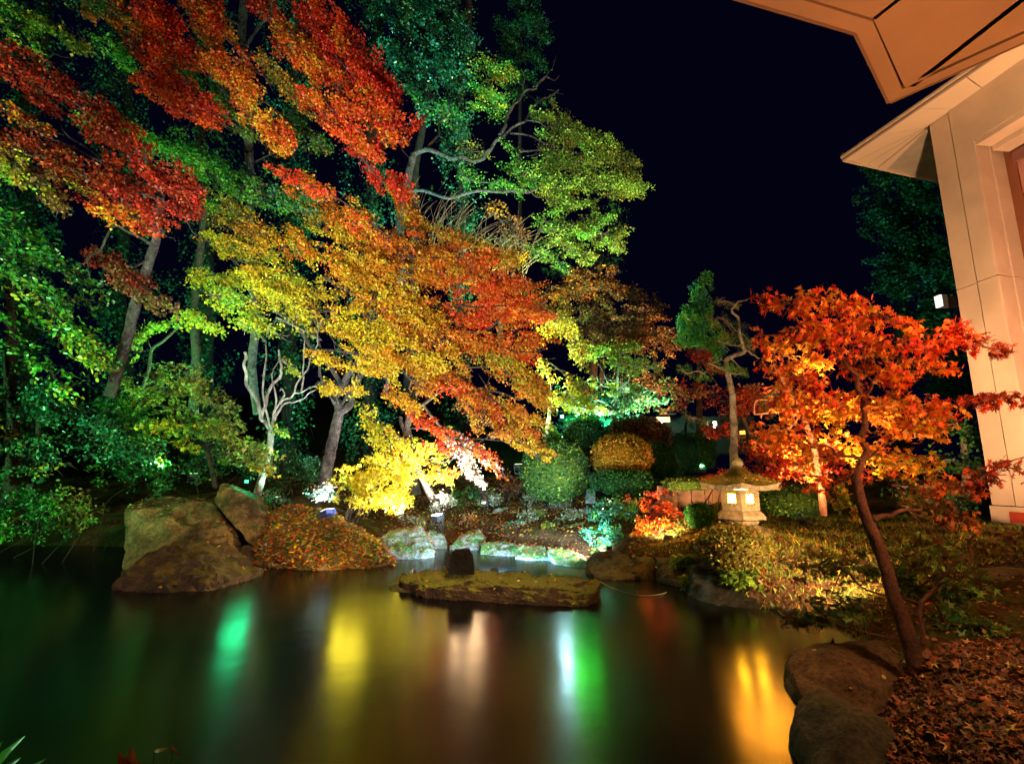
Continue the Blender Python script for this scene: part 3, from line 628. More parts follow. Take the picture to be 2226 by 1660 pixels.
# side of the pier towards the porch: reveal of the opening
REV = (10.75, 10.02)
def side_panel(a, b, z0, z1, name, mat, off=0.0):
    dx, dy = b[0]-a[0], b[1]-a[1]; l = math.hypot(dx, dy); n_ = (dy/l, -dx/l)
    return prism([(a[0]+n_[0]*off, a[1]+n_[1]*off), (b[0]+n_[0]*off, b[1]+n_[1]*off), (b[0]-n_[0]*.05, b[1]-n_[1]*.05), (a[0]-n_[0]*.05, a[1]-n_[1]*.05)], z0, z1, mat, name, bl)
A2 = (AR[0]+nrm2[0]*.05, AR[1]+nrm2[1]*.05)
m1 = lerp2(A2, REV, .52)
for z0, z1 in ((.3, JZ), (JZ+.015, 8.65)):
    side_panel(A2, lerp2(A2, REV, .5), z0, z1, 'reveal_panel', PLASTER); side_panel(m1, REV, z0, z1, 'reveal_panel', PLASTER, .02)
# spandrel over the opening and its soffit
SD = (10.22, 8.2); SE = (10.7, 4.6)
dirx = (SD[0]-AR[0], SD[1]-AR[1])
def off2(p, o): return (p[0]+o, p[1]+o*.1)
prism([A2, SE, off2(SE, .3), off2(AR, .3)], 8.67, ZT, PLASTER, 'spandrel', bl)
prism([off2(A2, .02), off2(SE, .02), off2(SE, .34), off2(AR, .34)], 8.55, 8.66, PLASTER, 'opening_lintel', bl)
prism([off2(AR, .36), off2(SE, .36), off2(SE, .75), off2(AR, .75)], 8.45, 8.6, PLASTER, 'inner_lintel', bl)
wf = prism([off2(AR, .80), off2(SE, .80), off2(SE, .90), off2(AR, .90)], 8.2, 8.45, plain('window_frame_metal', (.25, .12, .12), .4), 'window_frame', bl)
prism([(10.86, 9.86), (10.93, 9.3), (10.99, 9.3), (10.92, 9.86)], .5, 8.2, plain('pink_frame_paint', (.5, .25, .25), .5), 'window_frame', bl)
prism([off2(AR, .95), off2(SE, .95), off2(SE, .97), off2(AR, .97)], .5, 8.2, plain('red_lit_glass', (.20, .05, .03), .15, .6), 'window_pane', bl)
for z in (7.4, 6.1, 4.6): prism([(10.84, 9.84), (10.86, 9.7), (10.94, 9.7), (10.92, 9.84)], z, z+.04, GAPM, 'frame_clip', bl)
# eave: boards between outer edge and wall line
tip = (8.68, 11.97); o1 = (9.39, 9.17); o2 = (10.3, 5.55); c2 = (11.95, 12.95); wl = FE; far_in = (11.2, 10.9)
outer = [tip, lerp2(tip, o1, .33), lerp2(tip, o1, .66), o1, lerp2(o1, o2, .33), lerp2(o1, o2, .66), o2]
inner = [lerp2(tip, c2, .10), (9.82, 10.72), (9.93, 10.1), (10.02, 9.5), (10.2, 8.3), (10.4, 7.0), (10.62, 5.55)]
for i in range(6):
    g_ = .012
    a, b, c_, d_ = outer[i], outer[i+1], inner[i+1], inner[i]
    v = lambda p, q: lerp2(p, q, .01)
    prism([v(a, b), v(b, a), v(c_, d_), v(d_, c_)], ZT-.02, ZT+.03, PLASTER2, 'eave_board', bl)
prism([lerp2(tip, c2, .105), lerp2(tip, c2, .22), (9.82, 10.78)], ZT-.02, ZT+.03, PLASTER2, 'eave_board', bl)
prism([lerp2(tip, c2, .225), lerp2(tip, c2, .34), (9.84, 10.80)], ZT-.02, ZT+.03, PLASTER2, 'eave_board', bl)
prism([lerp2(tip, c2, .345), lerp2(tip, c2, .43), (9.86, 10.83)], ZT-.05, ZT+.03, PLASTER2, 'eave_board', bl)
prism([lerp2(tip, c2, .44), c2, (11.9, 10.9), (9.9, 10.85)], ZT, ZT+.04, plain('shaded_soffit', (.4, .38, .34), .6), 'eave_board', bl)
def strip(a, b, w, z0, z1, mat, name, parent, side=1):
    dx, dy = b[0]-a[0], b[1]-a[1]; l = math.hypot(dx, dy); n_ = (-dy/l*w*side, dx/l*w*side)
    return prism([a, b, (b[0]+n_[0], b[1]+n_[1]), (a[0]+n_[0], a[1]+n_[1])], z0, z1, mat, name, parent)
strip(o2, tip, .05, ZT-.05, ZT+.06, FASC, 'fascia', bl, 1); strip((o2[0]-.07, o2[1]), (tip[0]-.07, tip[1]+.0), .03, ZT+.0, ZT+.06, PLASTER2, 'gutter', bl, 1)
strip(tip, c2, .06, ZT-.05, ZT+.2, PLASTER2, 'fascia', bl, 1)
prism([(o2[0]-.05, o2[1]), (tip[0]-.05, tip[1]+.05), (c2[0], c2[1]+.05), (12.6, 5.5)], ZT+.07, ZT+.12, FASC, 'roof', bl)
prism([(10.95, 10.9), (11.2, 4.2), (20, 5), (20, 12)], .1, ZT+.2, plain('interior_wall', (.35, .13, .07), .7), 'inner_wall', bl)

# ------------------------------------------------------------------ porch canopy
cp = thing('porch_canopy', 'orange lit porch canopy with chamfered corner overhead at top right', 'canopy', (3.0, 1.5, 4.6))
ZC = 4.6
B = PZ(1862, 72, ZC).xy; C = PZ(1934, 223, ZC).xy; D0 = PZ(2226, 92, ZC).xy; A0 = PZ(1618, 0, ZC).xy
A1 = A0 + (A0-B).normalized()*2.2; D1 = D0 + (D0-C).normalized()*3.2
poly = [A1, B, C, D1, Vector((5.5, -2.0)), Vector((-1.5, -2.0))]
prism([tuple(p) for p in poly], ZC+.03, ZC+.28, GAPM, 'canopy_slab', cp)
def shrink(a, b, c_, w):
    """inward offset corner at b of the chain a-b-c (clockwise chain seen from above is handled by sign)"""
    d1 = (b-a).normalized(); d2 = (c_-b).normalized(); n1 = Vector((d1.y, -d1.x)); n2 = Vector((d2.y, -d2.x)); m_ = (n1+n2).normalized(); return b + m_*(w/max(.3, m_.dot(n1)))
wr = .10
def inset(w):
    n1 = (B-A1).normalized(); nD = (D1-C).normalized()
    return [A1 + Vector((n1.y, -n1.x))*w, shrink(A1, B, C, w), shrink(B, C, D1, w), D1 + Vector((nD.y, -nD.x))*w]
I = inset(wr); J = inset(wr+.018)
# rim boards
for a, b, c_, d_ in ((A1, B, I[1], I[0]), (B, C, I[2], I[1]), (C, D1, I[3], I[2])):
    prism([tuple(a), tuple(b), tuple(c_), tuple(d_)], ZC, ZC+.03, PLASTER, 'rim_board', cp)
for a, b in ((A1, B), (B, C), (C, D1)): strip(tuple(a), tuple(b), .02, ZC-.004, ZC+.3, FASC, 'fascia', cp, 1)
q0 = PZ(1961, -2, ZC).xy; q1 = q0 + (q0-J[1])*2.2; e1 = (q1-J[1]).normalized(); e1n = Vector((e1.y, -e1.x))*.02
p0 = PZ(1984, 188, ZC).xy; p1 = PZ(2226, -2, ZC).xy; p1 = p1 + (p1-p0)*1.2; e2 = (p1-p0).normalized(); e2n = Vector((e2.y, -e2.x))*.02
prism([tuple(J[0]), tuple(J[1]), tuple(q1), (-1.4, -1.9)], ZC, ZC+.029, PLASTER, 'ceiling_panel', cp)
prism([tuple(J[1]+e1n*1.6), tuple(J[2]), tuple(p0-e2n), tuple(p1-e2n), (3.2, -1.9), tuple(q1+e1n*1.6)], ZC, ZC+.029, PLASTER, 'ceiling_panel', cp)
prism([tuple(p0+e2n*1.5+(p1-p0)*.04), tuple(J[3]), (5.4, -1.9), tuple(p1+e2n)], ZC, ZC+.029, PLASTER, 'ceiling_panel', cp)
# small lamp on a dark wall behind
tw = thing('wall_lamp', 'small white box lamp beside the pier above the red maple', 'lamp', P(2048, 680, 11.5))
lc = P(2046, 655, 11.5)
v, f = box_vf(Matrix.Translation(lc), .05, .16, .28, cx=-.06); obj('lamp_glass', mesh_pd('lamp_glass', v, f, emit('cool_lamp', (.85, .95, 1), .5)), tw)
v, f = box_vf(Matrix.Translation(lc), .12, .17, .29, 0, cx=.03); v2, f2 = box_vf(Matrix.Translation(lc), .35, .05, .30, 0, cx=.22, cy=.05); f = f + [tuple(k+8 for k in t) for t in f2]
obj('lamp_housing', mesh_pd('lamp_housing', v+v2, f, HOUSING), tw)

# ------------------------------------------------------------------ stone lantern
LY = 8.0; lb = P(1613, 1150, LY); LX = lb.x; lz = gh(LX, LY)
lan = thing('stone_lantern', 'lit six sided stone lantern with wide mossy roof on the grassy mound', 'stone lantern', (LX, LY, lz))
def zpx(py, Y=LY): return P(1613, py, Y).z
def ngon(rs, mat, name, sides=6, rot=0.0, smooth=False, sag=0.0):
    """rs: list of (radius, z)"""
    v, f = [], []
    for r, z in rs:
        for k in range(sides):
            a = 2*math.pi*k/sides + rot; v.append(Vector((LX + r*math.cos(a), LY + r*math.sin(a), z)))
    for i in range(len(rs)-1):
        for k in range(sides):
            k2 = (k+1) % sides; f.append((i*sides+k, i*sides+k2, (i+1)*sides+k2, (i+1)*sides+k))
    f.append(tuple(range(sides))[::-1]); f.append(tuple(range((len(rs)-1)*sides, len(rs)*sides)))
    return obj(name, mesh_pd(name, v, f, mat, smooth), lan)
ROT = math.radians(-90 - math.degrees(math.atan2(LX, LY))*1 + 4)      # an arris faces the pond
zb = [zpx(q) for q in (1175, 1150, 1142, 1131, 1128, 1116, 1108, 1100, 1062, 1052)]
ngon([(.40, lz-.15), (.40, lz+.0), (.38, zpx(1160)), (.33, zpx(1150)), (.25, zpx(1141)), (.19, zpx(1136))], GRANITE, 'foot', 24, 0, True)
ngon([(.24, zpx(1137)), (.27, zpx(1133)), (.27, zpx(1130)), (.25, zpx(1128.5))], GRANITE, 'collar', 6, ROT)
ngon([(.26, zpx(1128)), (.38, zpx(1126)), (.38, zpx(1119)), (.31, zpx(1109)), (.28, zpx(1108.5))], GRANITE, 'platform', 6, ROT)
RBd = .30; zf0 = zpx(1108); zf1 = zpx(1063)
glow = emit('lit_paper_pane', (1, .42, .014), 55.0)
for k in range(6):
    a0 = ROT + k*math.pi/3; a1 = a0 + math.pi/3
    c0 = Vector((LX+RBd*math.cos(a0), LY+RBd*math.sin(a0), 0)); c1 = Vector((LX+RBd*math.cos(a1), LY+RBd*math.sin(a1), 0))
    inn = (Vector((LX, LY, 0))-(c0+c1)/2).normalized()*.05
    def slab(t0, t1, z0, z1, nm, mat, o0=0.0, o1=1.0):
        p0_ = c0.lerp(c1, t0); p1_ = c0.lerp(c1, t1); vv = []
        for z in (z0, z1):
            for pp, oo in ((p0_, o0), (p1_, o0), (p1_, o1), (p0_, o1)): q = pp + inn*oo; vv.append(Vector((q.x, q.y, z)))
        return vv, [(0, 3, 2, 1), (4, 5, 6, 7), (0, 1, 5, 4), (1, 2, 6, 5), (2, 3, 7, 6), (3, 0, 4, 7)]
    wz0 = zf0 + (zf1-zf0)*.30; wz1 = zf0 + (zf1-zf0)*.86; V_, F_ = [], []
    for args in ((0, 1, zf0, wz0), (0, 1, wz1, zf1), (0, .24, wz0, wz1), (.76, 1, wz0, wz1)):
        vv, ff = slab(*args, '', None); F_ += [tuple(i+len(V_) for i in t) for t in ff]; V_ += vv
    w_ = obj('wall', mesh_pd('wall', V_, F_, GRANITE), lan)
    vv, ff = slab(.25, .75, wz0+.004, wz1-.004, '', None, .35, .6); obj('window_pane', mesh_pd('window_pane', vv, ff, glow), w_)
    V_, F_ = [], []
    for args in ((.24, .29, wz0, wz1), (.71, .76, wz0, wz1), (.29, .71, wz0, wz0+.02), (.29, .71, wz1-.02, wz1)):
        vv, ff = slab(*args, '', None, .1, .3); F_ += [tuple(i+len(V_) for i in t) for t in ff]; V_ += vv
    obj('window_frame', mesh_pd('window_frame', V_, F_, plain('wood_frame', (.2, .1, .04))), w_)
# roof: wide hexagon with upturned corners
v, f = [], []; NR = 7; NS = 36; zr0 = zpx(1064); zr1 = zpx(1026)
for i in range(NR+1):
    t = i/NR; 
    for k in range(NS):
        a = 2*math.pi*k/NS; hx = math.cos(math.pi/6)/math.cos(((a-ROT) % (math.pi/3))-math.pi/6); r = .64*(1-t*.86)*(hx*(1-t)+t*.95)
        cor = (hx-.866)/.134; z = zr0 + (zr1-zr0)*(t**1.0*.55+.45*t*t) + .07 + .05*cor*(1-t)**3 + .012*noise.noise(Vector((a*3, t*5, 2)))
        v.append(Vector((LX+r*math.cos(a+0), LY+r*math.sin(a), z)))
for k in range(NS):
    a = 2*math.pi*k/NS; hx = math.cos(math.pi/6)/math.cos(((a-ROT) % (math.pi/3))-math.pi/6); cor = (hx-.866)/.134
    v.append(Vector((LX+.635*hx*math.cos(a), LY+.635*hx*math.sin(a), zr0+.0+.05*cor)))
for k in range(NS): a = 2*math.pi*k/NS; v.append(Vector((LX+.22*math.cos(a), LY+.22*math.sin(a), zr0+.02)))
for i in range(NR):
    for k in range(NS): k2 = (k+1) % NS; f.append((i*NS+k, i*NS+k2, (i+1)*NS+k2, (i+1)*NS+k))
b0 = (NR+1)*NS
for k in range(NS): k2 = (k+1) % NS; f.append((b0+k, b0+k2, k2, k)); f.append((b0+NS+k, b0+NS+k2, b0+k2, b0+k))
f.append(tuple(NR*NS+k for k in range(NS))); f.append(tuple(b0+NS+k for k in range(NS))[::-1])
roof = obj('roof', mesh_pd('roof', v, f, GRANITE_MOSS, False), lan)
ngon([(.10, zr1+.0), (.11, zr1+.05), (.07, zr1+.08), (.10, zr1+.12), (.085, zr1+.18), (.03, zr1+.23), (.005, zr1+.25)], GRANITE_MOSS, 'finial', 12, 0, True)
n_ = 1100; aa = rng.random(n_)*2*math.pi; rr = np.sqrt(rng.random(n_))*.58
pos = np.column_stack([LX+rr*np.cos(aa), LY+rr*np.sin(aa), zr0+.11+(zr1-zr0)*(1-rr/.62)*.75])
obj('moss', leaves_mesh('moss', pos, .035*rng.uniform(.6, 1.3, n_), pick([('olive', 3), ('litter', 1), ('darkred', .5)], n_), 'oval', .8, mat=LEAF_DRY), roof, 'stuff')
ll = bpy.data.lights.new('lantern_light', 'POINT'); ll.energy = 90; ll.color = (1, .75, .42); ll.shadow_soft_size = .06
lo = bpy.data.objects.new('lantern_light', ll); COL.objects.link(lo); lo.location = (LX, LY, (zf0+zf1)/2)

# ------------------------------------------------------------------ wooden fence behind the lantern, far house with lit eave
fn = thing('board_fence', 'brown wooden board fence behind the clipped bush left of the lantern', 'fence', P(1500, 1150, 11))
WOOD = plain('weathered_wood', (.28, .14, .08), .7, .3, .5, 5, .4)
bme = None
for i in range(13):
    x = 1440 + i*15; b = P(x, 1152, 11); t = P(x, 1062, 11); hgt = t.z - b.z + random.uniform(-.02, .02)
    if bme is None:
        v, f = box_vf(Matrix(), .135, .025, .90, .45); bme = mesh_pd('board', v, f, WOOD)
    o = link('board', bme); o.parent = fn; o.location = b - Vector(fn.location) + Vector((0, random.uniform(-.012, .012), random.uniform(-.02, .02))); o.rotation_euler = (0, random.uniform(-.01, .01), random.uniform(-.05, .05))
for z in (.2, .7):
    a = P(1432, 1152, 11.06) + Vector((0, 0, z)); b = P(1628, 1152, 11.06) + Vector((0, 0, z)); vs, fs = [], []; tube(vs, fs, [a, b], .03, .03, 6, n=1); obj('rail', mesh_pd('rail', vs, fs, WOOD), fn)
hs = thing('garden_house', 'low dark house far behind with one lit eave and a small bright window', 'house', P(1500, 985, 22))
DW = plain('dark_house_wall', (.018, .012, .012), .9)
hb = P(1415, 985, 22); v, f = box_vf(Matrix.Translation(hb), 4.6, 2.5, 1.6, .8, cx=2.3, cy=1.3); obj('wall', mesh_pd('wall', v, f, DW), hs)
v, f = box_vf(Matrix.Translation(P(1440, 905, 21.4)), .62, .5, .04, .1, cx=.2); obj('roof', mesh_pd('roof', v, f, DW), hs)
v, f = box_vf(Matrix.Translation(P(1441, 912, 21.3)), .56, .12, .22); ov = obj('lit_eave', mesh_pd('lit_eave', v, f, plain('lit_plaster', (.7, .55, .4), .6)), hs)
v, f = box_vf(Matrix.Translation(P(1434, 920, 21.1)), .26, .05, .06); obj('eave_lamp', mesh_pd('eave_lamp', v, f, emit('eave_lamp_glow', (1, .85, .6), 6)), hs)
el = bpy.data.lights.new('eave_light', 'POINT'); el.energy = 25; el.color = (1, .7, .4); el.shadow_soft_size = .05; eo = bpy.data.objects.new('eave_light', el); COL.objects.link(eo); eo.location = P(1440, 918, 20.9)
v, f = box_vf(Matrix.Translation(P(1554, 923, 21.3)), .15, .04, .28); obj('window', mesh_pd('window', v, f, emit('lit_window', (1, .9, .8), 3)), hs)
v, f = box_vf(Matrix.Translation(P(1538, 922, 21.3)), .05, .04, .22); obj('window', mesh_pd('window', v, f, emit('dim_lit_window', (1, .8, .6), .5)), hs)
# ------------------------------------------------------------------ clipped shrubs
def dome(label, px, py, rx, ry, Y, pal, leaf=.045, n=None, name='clipped_shrub', cat='shrub', group='clipped garden domes', tilt=0.0, box=2.2, depth=1.0, mat=None):
    c = P(px, py, Y); a = rx*Y/F; b = ry*Y/F; n = n or int(5.5*a*b*4/(leaf*leaf*.36)*.5)
    root = thing(name, label, cat, (c.x, c.y, c.z-b), 0, group)
    u = rng.normal(size=(n, 3)); u /= np.linalg.norm(u, axis=1)[:, None]
    def se(u): return np.sign(u)*np.abs(u)**(2/box)
    nz_ = np.array([noise.noise(Vector(q*3.0)+c) for q in u])
    r = (1 + nz_*.11 + rng.normal(size=n)*.035 + (rng.random(n) < .04)*rng.random(n)*.12)[:, None]
    off = se(u)*r*np.array([a, a*depth, b]); ca, sa = math.cos(tilt), math.sin(tilt)
    off = np.column_stack([off[:, 0]*ca-off[:, 2]*sa, off[:, 1], off[:, 0]*sa+off[:, 2]*ca])
    pos = off + np.array(c)
    bm = bmesh.new(); bmesh.ops.create_icosphere(bm, subdivisions=4, radius=.93)
    for v in bm.verts:
        q = v.co.copy(); w = Vector(se(np.array(q.normalized())))*.93*(1+.05*noise.noise(q*4)); w = Vector((w.x*a, w.y*a*depth, w.z*b)); v.co = Vector((w.x*ca-w.z*sa, w.y, w.x*sa+w.z*ca)) + c
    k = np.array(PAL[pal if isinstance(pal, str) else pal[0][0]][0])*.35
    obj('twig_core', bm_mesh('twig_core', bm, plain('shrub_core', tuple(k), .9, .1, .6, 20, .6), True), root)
    cc = pick(pal, n)*rng.uniform(.55, 1.2, (n, 1))
    obj('foliage', leaves_mesh('foliage', pos, leaf*rng.uniform(.7, 1.3, n), np.clip(cc, 0, .8), 'diamond', 0, mat=mat or LEAF), root, 'stuff')
    return root
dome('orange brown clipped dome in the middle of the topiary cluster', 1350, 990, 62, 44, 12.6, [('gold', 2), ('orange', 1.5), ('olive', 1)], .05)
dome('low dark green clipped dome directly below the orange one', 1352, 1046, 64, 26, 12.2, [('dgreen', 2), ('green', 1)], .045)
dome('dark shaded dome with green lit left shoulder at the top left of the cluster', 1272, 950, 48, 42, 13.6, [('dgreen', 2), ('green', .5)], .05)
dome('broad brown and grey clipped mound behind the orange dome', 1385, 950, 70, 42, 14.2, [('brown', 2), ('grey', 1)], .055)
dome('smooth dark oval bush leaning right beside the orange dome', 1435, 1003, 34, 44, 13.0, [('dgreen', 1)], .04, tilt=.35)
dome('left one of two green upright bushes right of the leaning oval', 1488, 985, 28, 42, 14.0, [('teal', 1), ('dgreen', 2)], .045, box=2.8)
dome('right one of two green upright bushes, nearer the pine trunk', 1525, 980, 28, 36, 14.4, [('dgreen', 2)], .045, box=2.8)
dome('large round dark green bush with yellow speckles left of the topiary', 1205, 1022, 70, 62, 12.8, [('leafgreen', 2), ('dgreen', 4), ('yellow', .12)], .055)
dome('flat topped clipped hedge left of the lantern roof', 1490, 1053, 42, 12, 10.8, [('leafgreen', 1), ('olive', 1)], .04, box=3.5)
dome('small ball shaped bush on a stem in front of the board fence', 1520, 1120, 28, 26, 9.6, [('green', 1), ('dgreen', 2)], .04)
dome('wide green cushion bush right of the stone lantern', 1722, 1090, 62, 30, 9.4, [('leafgreen', 1), ('dgreen', 3)], .045)
dome('mossy hanging cushion of heath on the bank directly below the lantern', 1595, 1195, 72, 50, 7.3, [('olive', 4), ('brown', 2), ('leafgreen', 1)], .04, group=None, name='ground_cover_shrub')

def bush(label, strokes, leaf=.05, kind='diamond', cover=1.0, name='bush', group=None, bark=None, mat=None, flat=.6, up=0.0):
    """low shrub: a few stems from the ground fanning into the leaves"""
    a = P(*strokes[0][0:3]); g0 = Vector((a.x, a.y, gh(a.x, a.y)))
    root = thing(name, label, 'bush', g0, 0, group); vs, fs = [], []
    for s in strokes:
        for _ in range(3):
            t = P(*s[0:3]).lerp(P(*s[3:6]), random.random()) + Vector(rng.normal(size=3))*.08
            tube(vs, fs, wobble([g0 + Vector((random.uniform(-.1, .1), random.uniform(-.1, .1), -.03)), t], .1), .014, .004, 5, n=2)
    obj('stems', mesh_pd('stems', vs, fs, bark or BARK, True), root)
    p, c, f = sprays(strokes, leaf, cover, flat, .22, .6)
    p[:, 2] = np.maximum(p[:, 2], height(p[:, 0], p[:, 1])+.02)
    obj('foliage', leaves_mesh('foliage', p, leaf*rng.uniform(.6, 1.3, len(p)), c, kind, up, f, .2, mat or LEAF), root, 'stuff'); return root
bush('bright teal green bush above the dark rocks at the right end of the inlet', [(1290, 1120, 10.9, 1350, 1110, 10.9, 32, [('teal', 3), ('green', 1)]), (1295, 1160, 10.3, 1325, 1185, 10.1, 42, [('teal', 3), ('green', 1)], 1.8)], .05, mat=LEAF_G)
bush('green speckled bush between the teal bush and the red shrub', [(1350, 1095, 11.2, 1385, 1130, 11.0, 32, [('leafgreen', 3), ('green', 1), ('lime', .4)])], .05)
bush('salmon red shrub left of the board fence', [(1385, 1085, 10.6, 1455, 1085, 10.6, 38, [('flame', 2), ('litter', 1)], 1.6), (1435, 1105, 10.5, 1475, 1120, 10.5, 34, [('flame', 1), ('litter', 1)], 1.6)], .05, up=.3)
bush('small bright red and orange shrub on the grass below the salmon shrub', [(1395, 1160, 10.0, 1440, 1140, 10.0, 28, [('red', 2), ('orange', 2)], 1.8), (1385, 1180, 9.9, 1420, 1172, 9.9, 20, [('orange', 2), ('gold', 1)], 1.8)], .045)
bush('crimson low azalea peeking out left of the lantern roof', [(1535, 1045, 9.5, 1580, 1035, 9.5, 15, [('red', 1)])], .045)
bush('dark red shrub mass behind the right side of the lantern roof', [(1640, 1040, 9.6, 1700, 1045, 9.6, 15, [('red', 2), ('darkred', 1)]), (1600, 985, 10.5, 1720, 1000, 10.5, 40, [('darkred', 3), ('red', .4)])], .05)
BG = 'low speckled shrubs behind the inlet'
for (x, y, Y, w, pal, lab) in ((1150, 1125, 12.6, 30, [('leafgreen', 1), ('olive', 2), ('grey', 1)], 'olive low shrub left of the silvery shrubs behind the inlet'),
        (1215, 1105, 13.0, 30, [('grey', 3), ('olive', 1)], 'silvery grey shrub in the middle of the back bank of the inlet'),
        (1255, 1130, 12.2, 26, [('grey', 2), ('white', .6)], 'pale shrub touching the left side of the teal bush'),
        (1190, 1160, 11.8, 24, [('grey', 1), ('lime', 1), ('leafgreen', 1)], 'lime tipped low plant just above the middle edging rocks'),
        (1250, 1165, 11.4, 22, [('lime', 1), ('leafgreen', 1), ('grey', 1)], 'lime tipped low plant just above the bluish edging rock'),
        (1120, 1165, 12.2, 20, [('teal', 1), ('grey', 1)], 'bluish green tuft left of the lime tipped plants'),
        (1095, 1155, 12.4, 16, [('orange', 1), ('brown', 1)], 'rusty orange tuft on the litter behind the edging rocks'),
        (1015, 1075, 13.5, 32, [('green', 2), ('teal', 1)], 'fresh green fern clump under the white lit hanging branch'),
        (1065, 1085, 13.5, 30, [('leafgreen', 1), ('grey', 2)], 'grey green clump right of the fern clump'),
        (905, 1135, 11.6, 18, [('brown', 1), ('grey', 1), ('lime', .4)], 'speckled tuft just left of the white glow floodlight'),
        (1020, 1125, 12.6, 20, [('orange', 1), ('litter', 2)], 'low rusty shrub on the litter behind the standing stone'),
        (1160, 1080, 13.4, 26, [('leafgreen', 1), ('grey', 2)], 'grey green shrub in the dip below the round green bush'),
        (1235, 1135, 12.0, 24, [('grey', 2), ('leafgreen', 1), ('white', .4)], 'frosted green shrub left of the teal bush'),
        (1290, 1160, 10.8, 16, [('lime', 2), ('green', 1)], 'small lime tuft at the foot of the teal bush'),
        (1210, 1075, 13.8, 26, [('dgreen', 2), ('leafgreen', 1)], 'dark green shrub directly under the round green bush'),
        (1110, 1060, 13.8, 32, [('brown', 3), ('darkred', 1)], 'dark brown shrub behind the grey green clump')):
    bush(lab, [(x-12, y, Y, x+14, y-4, Y, w, pal)], .05, cover=.8, group=BG)
bush('feathery pale bush lit from below beside the white floodlight', [(945, 1105, 12.0, 975, 1085, 12.0, 20, [('white', 3), ('grey', 1)]), (960, 1080, 12.0, 985, 1090, 12.0, 16, [('white', 3), ('grey', 1)])], .04, cover=.8)
bush('pale variegated bush beside the blue floodlight', [(690, 1065, 10.8, 720, 1085, 10.7, 26, [('grey', 2), ('white', 2), ('teal', 1)])], .045)
bush('green tuft between the leaning slab and the mound', [(590, 1085, 10.6, 620, 1090, 10.6, 26, [('green', 1), ('teal', 1), ('grey', .5)])], .05)
bush('bright yellow dense bush in the middle of the far bank', [(760, 1040, 10.9, 900, 1040, 10.9, 52, 'yellow', 1.3), (780, 1090, 10.6, 880, 1085, 10.6, 38, 'yellow', 1.3), (730, 1050, 10.9, 780, 1080, 10.8, 32, [('yellow', 2), ('lime', 1)])], .085, 'small_maple', .9, name='yellow_maple_bush')
tree('weeping_maple', 'yellow green weeping maple hanging from the forked trunk to the yellow bush', 'tree', [(945, 1095, 12.3), (915, 1030, 12.2), (880, 960, 12.2), (800, 900, 12)], (.10, .05),
     [(785, 880, 11.9, 840, 960, 11.6, 24, [('lime', 2), ('yellow', 2)]), (820, 940, 11.7, 880, 1010, 11.5, 36, [('lime', 1), ('yellow', 2), ('gold', 1)]), (880, 960, 11.7, 980, 1040, 11.4, 34, [('lime', 1), ('yellow', 2), ('gold', 1)]), (940, 1020, 11.5, 985, 1035, 11.4, 24, [('gold', 2), ('orange', 2), ('flame', 1)])], .075, BARK, joints=False)
bush('reddish green shrub drooping over the dark water below the heath cushion', [(1545, 1215, 7.4, 1600, 1270, 6.9, 34, [('brown', 2), ('leafgreen', 2), ('darkred', 1)]), (1600, 1230, 7.1, 1660, 1275, 6.8, 34, [('leafgreen', 2), ('brown', 2), ('flame', .5)]), (1490, 1225, 8.0, 1540, 1245, 7.6, 22, [('brown', 1), ('olive', 1)])], .07, 'small_maple', .8)
bush('orange brown grass tussock on the bank right of the lantern', [(1680, 1200, 7.0, 1760, 1240, 6.6, 30, [('gold', 1), ('litter', 2), ('olive', 2)])], .07, 'blade', .8)
DG = 'dark undergrowth on the left bank'
for args in (('glossy dark evergreen shrub at the far left waterline', [(-60, 1090, 10.2, 80, 1100, 10.2, 80, [('dgreen', 2), ('green', 1)]), (60, 1120, 10, 170, 1130, 9.9, 50, [('green', 1), ('dgreen', 2), ('brown', .4)])]),
             ('brownish shrub overhanging the water left of the boxy boulder', [(130, 1070, 9.8, 200, 1130, 9.7, 42, [('olive', 2), ('brown', 1.2), ('green', 1)])]),
             ('dark green undergrowth above the boxy boulder', [(230, 1020, 11.2, 420, 1030, 11.2, 50, [('dgreen', 4), ('green', 1), ('gold', .15)])]),
             ('dark teal undergrowth behind the leaning slab', [(430, 1000, 12, 560, 1010, 12, 48, [('dgreen', 3), ('teal', 1)])]),
             ('dark undergrowth between the pale trunk and the grey trunk', [(600, 1020, 13, 700, 1030, 13, 44, [('dgreen', 3), ('teal', .5)])]),
             ('bright green sprig at the left edge over the water', [(-30, 1150, 8.5, 5, 1165, 8.4, 26, [('green', 1)])])):
    bush(args[0], args[1], .06, 'oval', .8, group=DG, mat=LEAF_G)
